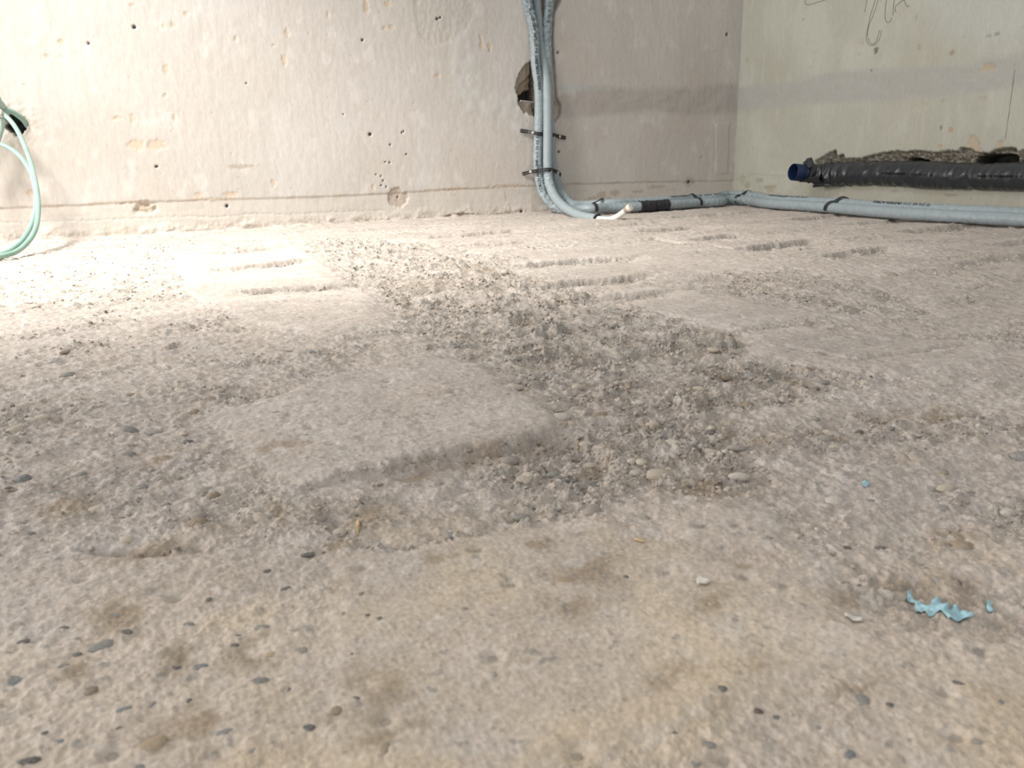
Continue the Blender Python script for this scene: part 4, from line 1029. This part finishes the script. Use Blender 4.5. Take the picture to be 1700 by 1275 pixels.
def add_stones(rows):
    a = np.array([r[:2] for r in rows], float)
    q = fl(a[:, 0], a[:, 1]); hs = floor_eval(q[:, 0], q[:, 1])[0]
    for k, (px, py, w, tone, turn, asp, proud) in enumerate(rows):
        h = float(hs[k]); p = fl(px, py, h)
        dp = depth_of((p[0], p[1], h))
        rx = w * .5 * dp / F; ry = max(.0012, min(rx * asp, .016)); rz = min(rx, ry) * (.65 if proud > .3 else .34)
        o = bpy.data.objects.new('stone', SM[k % 8]); COL.objects.link(o); o.parent = floor
        o.location = (p[0], p[1], h - rz * (1 - 1.25 * proud) if proud > .25 else h - rz + min(.0010, .6 * rz))
        o.rotation_euler = (0, 0, math.radians(turn) - YAW)
        o.scale = (rx, ry, rz)
        t = np.array(TONE[tone]) * random.uniform(.85, 1.15); o.color = (*t, 1)
rows = list(ST)
cand = np.stack([rng.uniform(0, 1700, 6000), rng.uniform(420, 1000, 6000)], -1)
cq = fl(cand[:, 0], cand[:, 1]); cg = floor_eval(cq[:, 0], cq[:, 1])[2]
for i in range(len(cand)):
    if len(rows) >= 300: break
    if cq[i, 1] > D - .1 or cq[i, 0] > 1.75 or random.random() > cg[i] * 1.1 - .35: continue
    w = random.uniform(.007, .014) * F / depth_of((cq[i, 0], cq[i, 1], 0))
    if w < 10: continue
    rows.append((cand[i, 0], cand[i, 1], min(w, 34), random.choice('llmmmlmlnwg'), random.uniform(-50, 50), random.uniform(.6, .95), random.uniform(.35, .7)))
add_stones(rows)

# loose gravel too small to pick apart: real grains, joined
def grit(n=8000):
    bm = bmesh.new(); bmesh.ops.create_icosphere(bm, subdivisions=1, radius=1.0)
    bv = np.array([v.co[:] for v in bm.verts]); bf = np.array([[v.index for v in f.verts] for f in bm.faces]); bm.free()
    X, Y = [], []
    px = rng.uniform(-150, 1850, 260000); py = 375 + 575 * rng.uniform(0, 1, 260000) ** 1.25
    q = fl(px, py); k = (q[:, 1] < D - .03) & (q[:, 0] < 1.78) & (q[:, 1] > .1)
    q = q[k]
    h, c, g = floor_eval(q[:, 0], q[:, 1])
    pick = rng.uniform(0, 1, len(q)) < np.clip((g - .3) * 1.5, .012, 1) ** 1.6
    q, h, c, g = q[pick][:n], h[pick][:n], c[pick][:n], g[pick][:n]
    m = len(q)
    dist = np.hypot(q[:, 0], q[:, 1])
    s = rng.uniform(.0010, .0032, m) * (.55 + .45 * np.clip(g, 0, 1)) * np.clip(.55 + .5 * dist, .6, 1.25)
    sc3 = np.stack([s, s * rng.uniform(.6, 1, m), s * rng.uniform(.5, .85, m)], -1)
    an = rng.uniform(0, 6.28, m)
    V = bv[None] * (1 + rng.uniform(-.22, .22, (m, len(bv), 1))) * sc3[:, None, :]
    ca, sn = np.cos(an)[:, None], np.sin(an)[:, None]
    W = np.stack([V[..., 0] * ca - V[..., 1] * sn + q[:, 0:1], V[..., 0] * sn + V[..., 1] * ca + q[:, 1:2], V[..., 2] + h[:, None] - sc3[:, 2:3] * .05], -1)
    Fc = (bf[None] + (np.arange(m) * len(bv))[:, None, None]).reshape(-1, 3)
    tone = c * rng.uniform(.88, 1.12, (m, 1))
    dk = rng.uniform(0, 1, m) < .025; tone[dk] = np.array((.24, .24, .235)) * rng.uniform(.7, 1.2, (dk.sum(), 1))
    o = link('loose_gravel', mesh_np('loose_gravel', W.reshape(-1, 3), Fc, True, np.repeat(tone, len(bv), 0), np.full(m * len(bv), .25)), M_FLOOR, floor)
    o['kind'] = 'stuff'; o['label'] = 'loose gravel and concrete crumbs'
    return o
grit()

# ------------------------------------------------------------------ litter on the floor
def sheet_scrap(name, outline_px, label, cat, mat, thick=.0003, lift=.0006, seed=1, wave=.0005, cuts=4):
    a = np.array(outline_px, float); q = fl(a[:, 0], a[:, 1])
    c = q.mean(0)
    bm = bmesh.new(); vs = [bm.verts.new((p[0] - c[0], p[1] - c[1], 0)) for p in q]
    f = bm.faces.new(vs); bmesh.ops.triangulate(bm, faces=[f]); bmesh.ops.subdivide_edges(bm, edges=bm.edges, cuts=cuts, use_grid_fill=True)
    bm.verts.ensure_lookup_table()
    P2 = np.array([(v.co.x + c[0], v.co.y + c[1]) for v in bm.verts]); hh = floor_eval(P2[:, 0], P2[:, 1])[0]
    sm = np.median(hh)
    wv = wave * vn(P2[:, 0] * 170, P2[:, 1] * 170, seed)
    for v, h_, w_ in zip(bm.verts, hh, wv): v.co.z = max(h_, .75 * h_ + .25 * sm) + lift + abs(w_)
    bmesh.ops.solidify(bm, geom=bm.faces[:], thickness=thick); bmesh.ops.recalc_face_normals(bm, faces=bm.faces)
    for f in bm.faces: f.smooth = True
    me = bpy.data.meshes.new(name); bm.to_mesh(me); bm.free()
    o = link(name, me, mat); o.location = (c[0], c[1], 0)
    return tag(o, label, cat, {'plastic_scrap': 'bits of blue plastic', 'plaster_chip': 'bits of white plaster'}.get(name))
def s1px(x, y): return (1480 + x / 8.5, 950 + y / 8.5)
sheet_scrap('plastic_scrap', [s1px(*q) for q in [(230, 190), (280, 175), (330, 290), (420, 345), (500, 400), (545, 395), (600, 310), (700, 360), (790, 430), (830, 465), (910, 450), (1000, 490), (1090, 520), (1150, 515), (1160, 600), (1060, 610), (980, 620), (900, 640), (820, 625), (760, 560), (690, 520), (560, 540), (480, 490), (360, 420), (330, 340), (240, 290)]], 'torn light blue plastic film lying in the pit at lower right', 'plastic scrap', M_SCRAP, seed=5)
sheet_scrap('plastic_scrap', [s1px(*q) for q in [(1350, 360), (1410, 345), (1440, 440), (1450, 490), (1390, 485), (1355, 440)]], 'tiny light blue plastic fleck right of the torn blue film', 'plastic scrap', M_SCRAP, seed=6, cuts=2)
sheet_scrap('plastic_scrap', [(1431, 804), (1436, 801), (1443, 803), (1442, 808), (1437, 812), (1432, 809)], 'small blue plastic chip alone on the floor above the pale stone', 'plastic scrap', M_SCRAP, seed=7, cuts=2)
sheet_scrap('wood_splinter', [(592, 866), (597, 865), (596.5, 876), (594.5, 888), (592, 888), (591, 876)], 'thin straw-coloured wood splinter in the left end of the trough', 'splinter', M_WOOD, thick=.0012, seed=8, cuts=2)
sheet_scrap('plaster_chip', [(1156, 967), (1164, 963), (1172, 966), (1181, 970), (1172, 975), (1163, 974), (1157, 977)], 'small white plaster chip on the smooth foreground concrete', 'plaster chip', M_CHIP, thick=.0008, seed=9, cuts=2)
sheet_scrap('plaster_chip', [(1402, 1020), (1418, 1021), (1434, 1026), (1430, 1030), (1414, 1027), (1403, 1024)], 'thin white plaster sliver just left of the torn blue film', 'plaster chip', M_CHIP, thick=.0007, seed=10, cuts=2)
sheet_scrap('straw', [(1054, 897), (1062, 899), (1070, 903), (1069, 905), (1060, 902), (1053, 899)], 'tiny tan straw on the floor left of the embedded oval plate', 'straw', M_WOOD, thick=.0006, seed=11, cuts=1)
